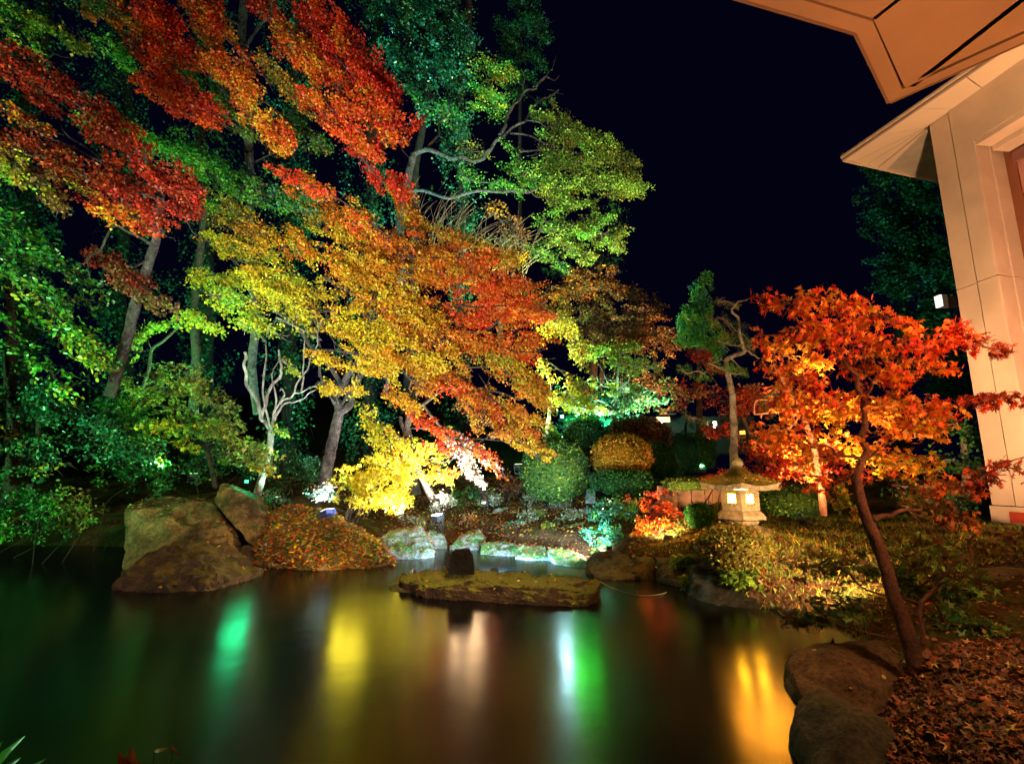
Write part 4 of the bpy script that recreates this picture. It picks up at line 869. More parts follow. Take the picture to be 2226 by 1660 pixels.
# low green maple at the right, in front of the path
tree('low_green_maple', 'low spreading green maple around the foot of the leaning trunk', 'tree', [(2005, 1400, 4.35), (2003, 1310, 4.4), (2035, 1275, 4.45)], (.018, .012),
     [(1740, 1230, 5.2, 1880, 1240, 5.0, 55, [('olive', 2), ('leafgreen', 2), ('brown', .8)]), (1760, 1310, 4.9, 1880, 1330, 4.7, 50, [('olive', 2), ('leafgreen', 1.5), ('dgreen', 1)]),
      (1890, 1200, 5.0, 2060, 1190, 5.0, 55, [('olive', 2), ('leafgreen', 2), ('brown', 1)]), (1960, 1270, 4.8, 2120, 1290, 4.8, 60, [('olive', 1.5), ('leafgreen', 2), ('dgreen', 1)]),
      (2050, 1350, 4.6, 2160, 1370, 4.6, 42, [('leafgreen', 2), ('dgreen', 1)]), (2100, 1170, 5.2, 2240, 1190, 5.2, 40, [('olive', 1), ('brown', 1.5)]), (1700, 1340, 5.2, 1780, 1350, 5.0, 24, [('brown', 1), ('olive', 1)])],
     .07, BARK_RED, 'small_maple', .9, up=.3, flat=.3, sub=.3, limbs=[[(2035, 1275, 4.45), (2060, 1240, 4.6), (2040, 1190, 4.8)], [(2003, 1330, 4.4), (1960, 1290, 4.6), (1900, 1240, 4.9)]], limb_r=(.012, .005))
# ferns and hanging dry stems
def fern(label, base, fronds, pal='leafgreen', group='ferns on the right bank', name='fern'):
    b = P(*base); root = thing(name, label, 'fern', b, 0, group)
    for (dx, dy, dz) in fronds:
        pts = [b + Vector((dx*t, dy*t, dz*t - .55*abs(dz+.3)*t*t)) for t in (0, .33, .66, 1)]; vs, fs = [], []
        tube(vs, fs, pts, .006, .002, 4, n=4); path = smooth_path(pts, 9); pos = []; fw = []
        for i, p in enumerate(path[2:]):
            d = (path[min(len(path)-1, i+3)]-path[i+1]).normalized(); s_ = d.cross(Vector((0, -.3, 1))).normalized()
            for k in (-1, 1): pos.append(p); fw.append(s_*k + d*.5)
        fr = obj('frond', mesh_pd('frond', vs, fs, BARK), root); m = len(pos); tp_ = np.sin(np.linspace(.5, 3.0, m))
        obj('leaflets', leaves_mesh('leaflets', np.array(pos), .11*tp_+.02, pick(pal, m)*rng.uniform(.8, 1.2, (m, 1)), 'oval', .6, np.array(fw), 1.0), fr, 'stuff')
fern('upper fern with arching fronds on the dark rocks below the lantern', (1490, 1215, 8.0), [(-.25, -.1, .12), (.12, -.2, .2), (.3, -.1, .05), (-.1, -.25, .22)])
fern('lower fern hanging over the water beside the shadowed rock', (1505, 1255, 7.6), [(-.2, -.15, .08), (.1, -.25, .02), (.24, -.12, .1)], 'lime')
fern('fern growing out of the heath cushion below the lantern', (1610, 1245, 7.0), [(-.3, -.1, .1), (.28, -.15, .12), (.1, -.3, .05), (-.15, -.25, 0)], 'leafgreen')
def hang(label, base, n, pal, L=.28):
    b = P(*base); root = thing('dry_fern', label, 'fern', b, 0, 'dry ferns hanging over the water')
    for i in range(n):
        a = random.uniform(0, 6.28); e = b + Vector((math.cos(a)*.14, -.08, -L*random.uniform(.6, 1))); m_ = b.lerp(e, .5) + Vector((math.cos(a)*.08, 0, .05)); vs, fs = [], []
        tube(vs, fs, [b, m_, e], .007, .003, 4, n=3); fr = obj('frond', mesh_pd('frond', vs, fs, BARK_RED), root); pth = smooth_path([b, m_, e], 5); pp = np.array([tuple(q) for q in pth for _ in range(3)]); m = len(pp)
        obj('leaflets', leaves_mesh('leaflets', pp, .05*rng.uniform(.6, 1.2, m), pick(pal, m), 'oval', .1, mat=LEAF_DRY), fr, 'stuff')
hang('orange dry fern hanging just above the water left of the heath cushion', (1530, 1300, 7.1), 5, 'flame', .22)
hang('purplish dry fern hanging over the water under the heath cushion', (1592, 1285, 7.0), 6, 'litter', .24)
# thin hose lying in the water and a green line on the bank
vs, fs = [], []; tube(vs, fs, [P(1302, 1262, 7.25), P(1335, 1279, 7.5), PZ(1385, 1293, .01), PZ(1440, 1290, .01), P(1475, 1272, 8.2)], .006, .006, 6)
o = obj('garden_hose', mesh_pd('garden_hose', vs, fs, plain('pale_green_rubber', (.3, .34, .2), .4), True)); tag(o, 'thin pale hose looping through the water between slab and bank', 'hose')
vs, fs = [], []; tube(vs, fs, [P(1655, 1285, 6.7), P(1680, 1315, 6.5), PZ(1712, 1345, .012), PZ(1745, 1356, .012)], .006, .006, 6)
o = obj('garden_hose', mesh_pd('garden_hose', vs, fs, plain('green_rubber', (.25, .35, .1), .4), True)); tag(o, 'short green hose dipping into the pond under the low maple', 'hose')

# ------------------------------------------------------------------ foreground plants at the bottom edge
def near_leaf_plant(label, base, leaves, pal, name):
    b = P(*base); root = thing(name, label, 'plant', b)
    me_ = {}
    for (px, py, Y, tx, ty, TY, w) in leaves:
        a = P(px, py, Y); t = P(tx, ty, TY); d = t-a; L = d.length; d.normalize(); s_ = d.cross(Vector((.2, -1, .3))).normalized(); nn = s_.cross(d)
        vs, fs = [], []
        vs2, fs2 = [], []; tube(vs2, fs2, wobble([b, a], .05), .004, .002, 5, n=2); obj('stem', mesh_pd('stem', vs2, fs2, BARK), root)
        for i in range(9):
            q = i/8; hw = w*math.sin(math.pi*q**.8)**.9*.5 + .0004; c = a + d*L*q + nn*(.12*L*math.sin(q*math.pi)); zig = 1 + .15*(i % 2)
            vs += [c - s_*hw*zig + nn*.15*hw, c, c + s_*hw*zig + nn*.15*hw]
        for i in range(8): k = i*3; fs += [(k, k+1, k+4, k+3), (k+1, k+2, k+5, k+4)]
        me = mesh_pd('leaf', vs, fs, LEAF_G); ca = me.color_attributes.new('col', 'FLOAT_COLOR', 'POINT'); c_ = pick(pal, 1)[0]
        ca.data.foreach_set('color', np.tile([*c_, 1.0], len(vs)).astype(np.float32)); obj('leaf', me, root)
near_leaf_plant('green jagged leaves at the bottom left corner', (-30, 1760, 2.2), [(-5, 1672, 2.2, 55, 1598, 2.1, .03), (5, 1680, 2.2, 46, 1645, 2.15, .022), (20, 1700, 2.2, 100, 1648, 2.15, .024), (-30, 1690, 2.2, 5, 1610, 2.2, .025)], 'green', 'leafy_plant')
near_leaf_plant('curled brown dry leaves at the bottom edge of the pond', (300, 1760, 2.2), [(285, 1670, 2.2, 256, 1630, 2.15, .03), (290, 1668, 2.2, 285, 1622, 2.2, .035), (335, 1632, 2.2, 365, 1625, 2.2, .012), (372, 1618, 2.2, 390, 1642, 2.2, .010), (290, 1665, 2.2, 310, 1655, 2.2, .02)], 'litter', 'dry_plant')
flood('small green floodlight low at the near left corner of the pond', (-3.3, 1.2, .4), P(20, 1640, 2.2), (.4, 1, .5), 25, 80, .9, .14, 3)
# ------------------------------------------------------------------ trees of the left bank and slope
R, DR, FL, OR, GO, YE, LI, GR, LG, DGN, TE, OL, BR = 'red', 'darkred', 'flame', 'orange', 'gold', 'yellow', 'lime', 'green', 'leafgreen', 'dgreen', 'teal', 'olive', 'brown'
RM = [(DR, 4), (R, 1.2), (FL, .3)]
tree('red_maple', 'dark crimson maple leaning in from the left edge with its grey trunk below', 'tree', [(240, 860, 9.6), (262, 780, 9.4), (300, 640, 9.0), (340, 520, 8.6), (350, 420, 8.0)], (.11, .06),
     [(-90, 80, 6.6, 160, 200, 7.0, 52, RM), (90, 180, 7.0, 300, 320, 7.2, 56, RM), (240, 280, 7.2, 420, 450, 7.4, 60, RM), (-80, 260, 6.8, 200, 390, 7.1, 62, [(DR, 2), (FL, 1), (BR, 1)]),
      (150, 360, 7.2, 400, 470, 7.4, 58, RM), (200, 440, 7.5, 360, 505, 7.6, 34, [(FL, 1), (OR, 2), (GO, 1)]), (-60, 200, 6.7, 120, 290, 6.9, 20, [(GO, 1), (OR, 1), (DR, 2)]),
      (0, 330, 7.0, 140, 450, 7.0, 34, [(LI, 1), (GO, .6), (BR, 3)]), (200, 545, 8.6, 330, 640, 8.8, 42, [(DR, 2), (BR, 1)]), (300, 630, 9, 390, 680, 9, 28, [(BR, 2), (OL, 1)])],
     .052, BARK_GREY, limbs=[[(345, 520, 8.6), (290, 580, 8.4), (285, 578, 8.2)], [(340, 540, 8.7), (250, 490, 8.4), (190, 560, 8.2), (195, 600, 8.2)], [(350, 430, 8), (250, 380, 7.4), (120, 250, 7)]], limb_r=(.03, .01), cover=1.4)
RO = [(R, 2.5), (FL, 2), (OR, .7)]
tree('flame_maple', 'tall flame red maple whose branches sweep down across the top of the picture', 'tree', [(560, 900, 13.5), (545, 600, 12.5), (540, 300, 11), (530, 0, 9.5), (520, -300, 8.5)], (.11, .09),
     [(190, 30, 8.6, 340, 60, 8.4, 24, [(FL, 2), (OR, 1)]), (230, -50, 8.4, 420, 120, 8.4, 66, RO), (300, 100, 8.4, 460, 250, 8.4, 48, RO), (285, 170, 8.3, 450, 265, 8.2, 26, [(FL, 1)]),
      (380, -60, 8.6, 560, 160, 8.6, 72, [(R, 2), (OR, 2), (BR, 1)]), (470, 130, 8.6, 640, 320, 8.6, 44, [(R, 1), (OR, 2), (GO, 1)]), (560, -60, 8.8, 740, 100, 8.8, 84, [(R, 3), (FL, 1), (OR, .7)]),
      (620, 80, 8.8, 780, 230, 8.8, 52, [(FL, 1), (OR, 1.5), (GO, .6)]), (700, 60, 8.9, 860, 250, 8.9, 74, [(R, 3), (FL, 1.6)]), (720, 190, 8.9, 880, 300, 8.8, 56, [(FL, 2.4), (OR, 1)]),
      (650, 200, 8.8, 800, 320, 8.8, 42, [(FL, 1), (OR, 1), (R, 1)]), (760, 310, 9.2, 880, 440, 9.4, 44, [(R, 2), (FL, 1)]), (590, 370, 9.2, 730, 430, 9.3, 20, [(FL, 1), (R, 1)]), (560, 120, 8.9, 680, 250, 8.9, 26, [(GO, 1), (OL, 1)]),
      (480, 170, 8.9, 620, 330, 8.9, 40, [(OR, 1), (GO, 1), (FL, 1)]), (800, 320, 9, 905, 265, 8.8, 26, [(FL, 2), (R, 1)]), (620, 380, 9.6, 850, 520, 10, 40, [(OR, 1), (FL, 1), (GO, 1)])],
     .056, BARK_GREY, limbs=[[(535, 100, 10), (600, 40, 9.5), (700, 120, 9)], [(540, 250, 10.8), (600, 240, 10), (700, 300, 9.3)], [(530, 60, 9.8), (420, 20, 9), (330, 60, 8.6)]], limb_r=(.04, .012), cover=1.5)
tree('bright_green_maple', 'vivid green maple showing through the gap between the two red maples', 'tree', [(420, 900, 12.5), (430, 600, 12), (450, 420, 11.5)], (.12, .06),
     [(150, 240, 10.5, 330, 320, 10.5, 30, [(GR, 3), (LG, 1)]), (260, 290, 10.5, 440, 370, 10.5, 44, [(GR, 3), (LG, 1)]), (380, 320, 10.8, 560, 420, 10.8, 58, [(GR, 3), (TE, 1), (LG, 1)]), (220, 80, 10.6, 290, 150, 10.6, 28, [(GR, 1), (LG, 1)]),
      (330, 90, 10.6, 430, 190, 10.6, 32, [(LG, 1), (GR, 1), (OL, 1)]), (460, 210, 10.6, 560, 300, 10.6, 36, [(LG, 1), (OL, 1)]), (520, 400, 11, 680, 440, 11, 42, [(GR, 2), (TE, 1), (OL, 1)]), (620, 240, 11, 720, 330, 11, 34, [(OL, 2), (GR, 1)]), (430, 430, 11, 560, 470, 11, 30, [(LI, 1), (GR, 1)])],
     .065, BARK, cover=.9)
tree('lime_maple', 'lime and green maple filling the top left corner', 'tree', [(-60, 1080, 9), (-80, 700, 8.6), (-60, 300, 8), (-40, 60, 7.6)], (.14, .06),
     [(-50, 10, 7.4, 110, 110, 7.5, 48, [(GR, 2), (LI, 1)]), (60, 40, 7.6, 190, 110, 7.7, 28, [(LG, 1), (OL, 1), (LI, 1)]), (60, -60, 7.8, 220, 10, 7.8, 40, [(DGN, 1), (OL, 1)]), (-60, 330, 7.4, 60, 400, 7.4, 34, [(LI, 2), (GR, 1)]), (100, 330, 7.8, 190, 420, 7.8, 18, [(LI, 1), (GO, 1)])], .06, BARK)
tree('glossy_evergreen', 'glossy green broadleaf tree drooping over the left edge', 'tree', [(20, 1090, 10.2), (30, 900, 10), (20, 650, 9.6), (30, 450, 9.3)], (.13, .05),
     [(-60, 430, 8.8, 100, 560, 8.8, 56, [(GR, 3), (TE, 1)]), (0, 540, 8.8, 160, 680, 8.8, 56, [(GR, 3), (LG, 1), (DGN, 1)]), (70, 640, 8.7, 200, 780, 8.7, 48, [(LI, 1.4), (GR, 2)]), (-80, 600, 8.9, 40, 740, 8.9, 50, [(GR, 2), (DGN, 1)]),
      (60, 780, 8.7, 160, 850, 8.6, 34, [(GR, 3), (LI, .6)]), (150, 720, 9, 240, 800, 9, 34, [(GR, 1), (OL, 1), (LI, .5)]), (110, 560, 9.2, 220, 640, 9.2, 32, [(DGN, 1), (GR, 1), (OR, .2)])],
     .085, BARK, 'oval', mat=LEAF_G, cover=.8, align=.6)
tree('teal_undergrowth_tree', 'dark teal leaved small tree below the glossy evergreen at the left', 'tree', [(60, 1100, 10.4), (80, 960, 10.2), (90, 860, 10)], (.07, .03),
     [(-60, 850, 9.8, 120, 880, 9.8, 62, [(DGN, 3), (TE, 1)]), (80, 870, 9.9, 260, 930, 9.9, 58, [(DGN, 2), (TE, 1.4)]), (-60, 970, 9.6, 120, 1000, 9.6, 56, [(DGN, 3), (TE, .6), (GO, .15)]), (180, 950, 10, 330, 990, 10, 46, [(DGN, 2), (TE, 1), (GR, .6)]), (-40, 760, 10, 60, 790, 10, 40, [(DGN, 2), (TE, .6)])], .07, BARK, 'oval', mat=LEAF_G, cover=.6)
tree('mossy_green_maple', 'yellow green maple spreading above the leaning slab boulder', 'tree', [(470, 1060, 11.4), (450, 980, 11.2), (430, 900, 11)], (.06, .03),
     [(290, 880, 10.4, 430, 830, 10.4, 48, [(OL, 2), (LG, 2), (YE, .35)]), (330, 940, 10.3, 480, 900, 10.3, 56, [(LG, 2), (GR, 1), (YE, .4)]), (430, 860, 10.5, 520, 940, 10.5, 50, [(OL, 2), (LG, 2), (GO, .3)]), (480, 960, 10.4, 570, 1000, 10.3, 46, [(OL, 2), (LG, 1.4), (GO, .5)]),
      (540, 1010, 10.4, 590, 1030, 10.3, 22, [(LG, 1), (GO, 1)]), (210, 880, 10.5, 300, 900, 10.5, 44, [(GR, 2), (DGN, 2)]), (330, 820, 10.6, 430, 800, 10.6, 30, [(OL, 1), (LG, 1)])], .075, BARK, 'small_maple', .75, up=.3)
tree('arching_lime_maple', 'thin lime green maple arching left of the pale forked trunk', 'tree', [(300, 900, 12), (330, 760, 11.8), (400, 700, 11.6)], (.05, .02),
     [(250, 790, 11.5, 320, 720, 11.5, 22, [(LI, 1), (OL, 2)]), (310, 720, 11.5, 420, 690, 11.4, 26, [(LI, 1), (LG, 1), (YE, .5)]), (400, 680, 11.4, 480, 720, 11.4, 24, [(LI, 1), (YE, .6)]), (270, 830, 11.4, 300, 860, 11.4, 20, [(OL, 1)])], .07, BARK)
tree('pale_forked_tree', 'pale forked tree with white bare limbs left of the grey trunk', 'tree', [(556, 1085, 11.0), (575, 1020, 11.1), (588, 960, 11.2), (590, 935, 11.2)], (.085, .06),
     [(450, 640, 11.3, 560, 660, 11.3, 46, [(LI, 2), (YE, 1), (LG, 1)]), (520, 700, 11.3, 600, 720, 11.3, 42, [(LI, 2), (LG, 1), (YE, .5)]), (600, 690, 11.4, 700, 740, 11.4, 42, [(YE, 1), (LI, 1), (GO, 1)]), (610, 780, 11.3, 650, 810, 11.3, 16, [(LI, 1)]), (590, 930, 11, 625, 945, 11, 10, [(LI, 1), (GR, 1)])],
     .07, BARK_PALE, limbs=[([(588, 935, 11.2), (568, 910, 11.2), (545, 850, 11.1), (532, 800, 11.0), (532, 765, 11.0)], (.045, .03)), ([(568, 905, 11.2), (580, 860, 11.2), (608, 820, 11.2), (612, 795, 11.2), (606, 760, 11.3)], (.038, .022)),
      ([(592, 930, 11.2), (605, 880, 11.0), (640, 855, 10.9), (690, 838, 10.8)], (.032, .012)), ([(596, 915, 11.2), (615, 880, 11.1), (650, 870, 11.0), (685, 848, 10.9)], (.03, .01)), ([(612, 880, 11.1), (612, 845, 11.0), (608, 850, 11)], (.02, .01)),
      ([(640, 856, 10.9), (670, 800, 10.9), (690, 730, 11), (700, 690, 11)], (.02, .008)), ([(655, 850, 10.9), (660, 790, 11), (662, 740, 11)], (.02, .01)), ([(645, 690, 11.3), (655, 650, 11.3), (650, 630, 11.3)], (.03, .01)), ([(655, 670, 11.3), (670, 650, 11.3), (680, 640, 11.3)], (.015, .006))], cover=.85)
Y1 = [(YE, 2.2), (GO, 3)]; Y2 = [(GO, 3), (OR, 1.5), (YE, 1)]; Y3 = [(OR, 2), (GO, 2), (FL, .6)]
tree('golden_maple', 'great golden yellow maple in the centre on a forked grey trunk', 'tree', [(700, 1080, 12.0), (712, 1010, 12.0), (728, 940, 12.0), (738, 890, 12.0)], (.15, .11),
     [(430, 450, 11.2, 620, 540, 11.2, 48, [(GO, 2), (OL, 2), (LI, 1)]), (500, 560, 11.2, 700, 640, 11.2, 56, [(YE, 1), (GO, 2), (LI, 1)]), (640, 440, 11.6, 800, 520, 11.6, 44, [(GO, 2), (OR, 1), (OL, 1)]), (620, 520, 11.3, 860, 600, 11.3, 58, Y2),
      (700, 600, 11.2, 900, 680, 11.2, 60, Y2), (680, 680, 11.1, 900, 740, 11.1, 56, Y1), (700, 760, 11.1, 860, 800, 11.1, 52, Y1), (860, 700, 11.2, 1000, 780, 11.2, 48, Y2), (820, 520, 11.5, 980, 600, 11.5, 54, Y3), (420, 600, 11.4, 560, 620, 11.4, 30, [(YE, 1), (LI, 1)]),
      (690, 830, 11.1, 780, 850, 11.1, 30, Y1), (840, 780, 11.2, 930, 850, 11.2, 40, Y2), (560, 610, 11.1, 700, 700, 11.1, 44, [(YE, 2), (LI, 1), (GO, 1)]), (780, 600, 11.4, 960, 700, 11.4, 56, Y2), (440, 520, 11.3, 600, 560, 11.3, 36, [(YE, 1), (LI, 1.4), (GO, 1)]), (800, 740, 11.0, 960, 800, 11.0, 46, Y1), (860, 420, 12.2, 960, 560, 12.2, 40, [(OR, 1), (GO, 1), (BR, 1)]), (700, 470, 11.8, 860, 560, 11.8, 44, [(OR, 1), (GO, 1.6), ('litter', .6)]), (840, 850, 11.3, 900, 890, 11.3, 24, Y2)],
     .056, BARK_GREY, limbs=[([(738, 890, 12), (730, 865, 12), (745, 840, 11.8), (770, 800, 11.6), (830, 630, 11.5)], (.12, .05)), ([(740, 895, 12), (765, 875, 12), (765, 850, 11.9), (800, 800, 11.8), (900, 700, 11.6)], (.10, .04)), ([(835, 850, 11.8), (845, 815, 11.7), (850, 800, 11.6)], (.05, .03)), ([(745, 840, 11.8), (640, 700, 11.6), (520, 560, 11.5)], (.06, .02))], cover=1.3, sub=.34, flat=.35)
tree('orange_maple', 'orange and scarlet maple crown to the right of the golden one', 'tree', [(905, 1075, 12.8), (890, 1000, 12.7), (885, 930, 12.6), (900, 860, 12.4)], (.13, .08),
     [(860, 560, 12, 1080, 580, 12, 52, [(OR, 2), (FL, 1), (GO, 1), (OL, .5)]), (960, 590, 11.8, 1160, 620, 11.8, 50, [(OR, 2), (FL, 1.5), (BR, .5)]), (960, 660, 11.6, 1180, 680, 11.6, 56, [(FL, 3), (OR, 1.5)]), (980, 740, 11.5, 1190, 760, 11.6, 50, [(FL, 2), (OR, 2), (GO, 1)]),
      (1000, 800, 11.4, 1170, 850, 11.4, 44, [(GO, 2), (OR, 1), (LI, 1), (FL, .7)]), (1060, 860, 11.3, 1170, 940, 11.3, 40, [(OR, 2), (GO, 2), (FL, .5)]), (900, 800, 11.5, 1040, 870, 11.4, 34, [(FL, 2), (OR, 1)]), (1090, 930, 11.2, 1190, 980, 11.2, 22, [(GO, 2), (OR, 1)]), (1120, 640, 12, 1240, 700, 12.2, 40, [(GO, 1), (OL, 2), (LI, 1)]),
      (900, 900, 11.5, 960, 950, 11.4, 22, [(FL, 2), (OR, 1)]), (940, 500, 12.2, 1120, 570, 12.2, 34, [(OR, 1), (OL, 1), (GO, 1)]), (940, 790, 11.6, 1080, 900, 11.5, 36, [(OR, 2), (GO, 1), (BR, 1)]), (1000, 870, 11.5, 1110, 950, 11.4, 34, [(OR, 1.5), (GO, 1), (BR, 1)]), (1080, 780, 11.4, 1200, 880, 11.4, 34, [(GO, 1.4), (LI, 1), (OR, 1)]), (900, 720, 11.5, 1060, 760, 11.5, 40, [(FL, 1), (GO, 1.4), (OR, 1)]), (1060, 600, 12, 1190, 700, 12, 40, [(OR, 2), (FL, 1)]), (1110, 960, 11.2, 1190, 1000, 11.2, 12, [(GO, 2)])],
     .056, BARK, limbs=[([(900, 870, 12.4), (960, 740, 12.1), (1100, 680, 11.9)], (.07, .02)), ([(905, 890, 12.4), (1000, 840, 12), (1130, 870, 11.6)], (.05, .015)), ([(870, 905, 12.4), (880, 950, 12.5), (885, 1010, 12.6)], (.05, .03)), ([(1015, 850, 11.9), (1020, 900, 11.7), (1015, 920, 11.6)], (.03, .012)), ([(900, 905, 12.3), (960, 940, 11.8), (1010, 960, 11.5)], (.025, .01))], cover=1.3, sub=.34, flat=.35)
tree('hanging_maple', 'drooping maple branch with red leaves, lamp glare painted white at its tips', 'tree', [(1060, 1095, 13.2), (1030, 1030, 13), (960, 930, 12.6), (920, 880, 12.4)], (.06, .03),
     [(960, 930, 11.9, 1060, 1000, 11.7, 26, [(FL, 1.4), ('white', .7), (LI, .5)]), (1030, 970, 11.7, 1095, 1035, 11.6, 20, [(FL, 2), ('white', .6), (OR, 1)]), (985, 960, 11.8, 1045, 1050, 11.6, 22, [('white', 4), (FL, .4)]), (930, 960, 11.8, 975, 985, 11.7, 20, [(FL, 2), (LI, .5)])], .07, BARK, joints=False)  # white leaf colours stand for lamp glare on red leaves
tree('yellow_green_tree', 'olive yellow tree stretching right of the scarlet crown', 'tree', [(1180, 1010, 14.2), (1190, 940, 14), (1200, 850, 13.8)], (.09, .05),
     [(1180, 650, 13.2, 1260, 760, 13.2, 44, [(OL, 2), (GO, 1), (LI, .5)]), (1180, 780, 13, 1270, 850, 13, 40, [(OL, 2), (LI, 1.4), (GO, .6)]), (1190, 860, 13, 1290, 890, 13, 28, [(LI, 2), (YE, 1), ('white', .4)]), (1190, 935, 13, 1225, 960, 13, 20, [(GR, 2), (LG, 1)])], .075, BARK)
tree('slender_pale_tree', 'slender pale tree glowing lime above the clipped domes', 'tree', [(1338, 950, 16), (1337, 890, 16), (1342, 830, 16), (1345, 790, 16)], (.06, .035),
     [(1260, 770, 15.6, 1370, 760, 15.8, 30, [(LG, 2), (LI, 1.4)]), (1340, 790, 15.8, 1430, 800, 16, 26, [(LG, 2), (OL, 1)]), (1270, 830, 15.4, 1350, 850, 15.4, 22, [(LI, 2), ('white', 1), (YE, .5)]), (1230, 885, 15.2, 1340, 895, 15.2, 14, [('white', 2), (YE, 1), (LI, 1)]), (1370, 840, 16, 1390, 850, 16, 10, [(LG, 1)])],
     .075, BARK_PALE, limbs=[[(1342, 850, 16), (1370, 820, 16), (1385, 790, 16)], [(1340, 870, 16), (1320, 830, 15.9), (1300, 790, 15.8)], [(1345, 830, 16), (1360, 870, 16), (1390, 845, 16)]], limb_r=(.025, .008))
# tall evergreens and green tree at the top
tree('teal_evergreen', 'tall teal lit evergreen at the top centre', 'tree', [(880, 900, 20), (900, 500, 19.5), (920, 100, 19), (920, -150, 19)], (.2, .1),
     [(800, -40, 18.6, 960, 60, 18.4, 90, [(TE, 3), (DGN, 1)]), (900, 60, 18.4, 1000, 180, 18.2, 66, [(TE, 3), (DGN, 1)]), (840, 120, 18.4, 930, 200, 18.2, 60, [(TE, 3), (DGN, 2)]), (900, 220, 18, 980, 250, 18, 34, [(TE, 2), (GR, 1)]), (980, 0, 18.6, 1030, 110, 18.4, 30, [(TE, 2), (DGN, 1)])], .11, DARK_BARK, 'diamond', mat=LEAF_G, cover=.85, sub=.5)
tree('dim_evergreen', 'dim blue green evergreen right of the teal one at the top', 'tree', [(1120, 800, 26), (1130, 300, 25), (1130, -150, 25)], (.12, .08),
     [(1100, -40, 25, 1180, 80, 25, 46, [(DGN, 2), (TE, .6)]), (1080, 60, 25, 1180, 140, 25, 40, [(DGN, 2), (TE, .4)]), (1100, 150, 25, 1180, 220, 25, 40, [(DGN, 2)])], .12, DARK_BARK, 'diamond', cover=1.2, sub=.6)
tree('spreading_green_tree', 'spreading green tree with bare white limbs reaching right into the night sky', 'tree', [(870, 700, 16.6), (870, 480, 16.4), (890, 370, 16.2), (900, 335, 16.2)], (.17, .11),
     [(1020, 140, 15.6, 1120, 170, 15.6, 34, [(LI, 2), (GR, 2), (LG, 1)], .8), (1040, 200, 15.6, 1110, 230, 15.6, 42, [(GR, 2), (LI, 1)]), (960, 230, 16.2, 1010, 300, 16.2, 34, [(GR, 1), (TE, 1), (LG, .6)], .5), (1200, 240, 15.6, 1260, 300, 15.6, 26, [(LG, 1), (OL, 1)]),
      (1130, 330, 15.4, 1330, 340, 15.4, 52, [(LG, 3), (GR, 1)]), (1180, 420, 15.2, 1380, 400, 15.2, 44, [(LG, 3), (LI, 1)]), (1300, 300, 15.4, 1390, 380, 15.4, 38, [(LG, 3), (OL, 1)]), (1180, 480, 15.3, 1330, 470, 15.3, 40, [(LG, 3), (GR, 1)]), (1220, 540, 15.4, 1290, 560, 15.4, 24, [(LG, 1), (OL, 1)]),
      (1000, 380, 15.8, 1130, 420, 15.8, 26, [(GR, 2), (LG, 1)], .6), (1000, 320, 16, 1060, 330, 16, 26, [(OL, 1), (LI, .6)], .4), (1150, 240, 15.5, 1220, 280, 15.5, 16, [(LG, 1)], .6), (1180, 300, 15.5, 1300, 300, 15.5, 40, [(LG, 2), (OL, 1)]), (1250, 370, 15.3, 1390, 420, 15.3, 34, [(LG, 3), (LI, 1)]), (1170, 500, 15.4, 1340, 520, 15.4, 38, [(LG, 2), (GR, 1), (OL, 1)]), (1120, 360, 15.6, 1240, 440, 15.5, 40, [(GR, 1), (LG, 1)]), (1270, 480, 15.3, 1350, 540, 15.3, 26, [(LG, 2), (OL, 1)]), (1160, 540, 15.6, 1230, 580, 15.6, 26, [(LG, 1), (DGN, 1)]), (1180, 250, 15.5, 1330, 330, 15.5, 26, [(LG, 2), (LI, 1)])],
     .072, BARK_GREY, limbs=[([(900, 335, 16.2), (930, 325, 16), (985, 345, 15.8), (1050, 345, 15.7), (1075, 310, 15.6), (1100, 290, 15.6), (1140, 265, 15.5), (1180, 215, 15.5), (1215, 195, 15.4)], (.09, .025)),
      ([(1085, 295, 15.6), (1110, 240, 15.6), (1140, 200, 15.6), (1170, 182, 15.6), (1215, 165, 15.6)], (.06, .02)), ([(1140, 200, 15.6), (1140, 165, 15.6), (1120, 150, 15.6)], (.025, .01)), ([(1110, 290, 15.6), (1180, 310, 15.5), (1240, 320, 15.4)], (.035, .012)), ([(1145, 262, 15.5), (1200, 275, 15.4), (1260, 310, 15.4)], (.03, .01)),
      ([(930, 325, 16), (955, 290, 16.1), (978, 238, 16.2), (972, 195, 16.2)], (.05, .018)), ([(880, 420, 16.4), (1000, 425, 16), (1120, 415, 15.7), (1200, 385, 15.4), (1280, 380, 15.3)], (.07, .02)), ([(1130, 410, 15.7), (1180, 430, 15.5), (1250, 440, 15.3)], (.03, .012)), ([(1170, 182, 15.6), (1200, 150, 15.6), (1208, 120, 15.6)], (.02, .006)), ([(1190, 195, 15.5), (1225, 205, 15.5)], (.012, .005))],
     cover=1.0, joints=False)
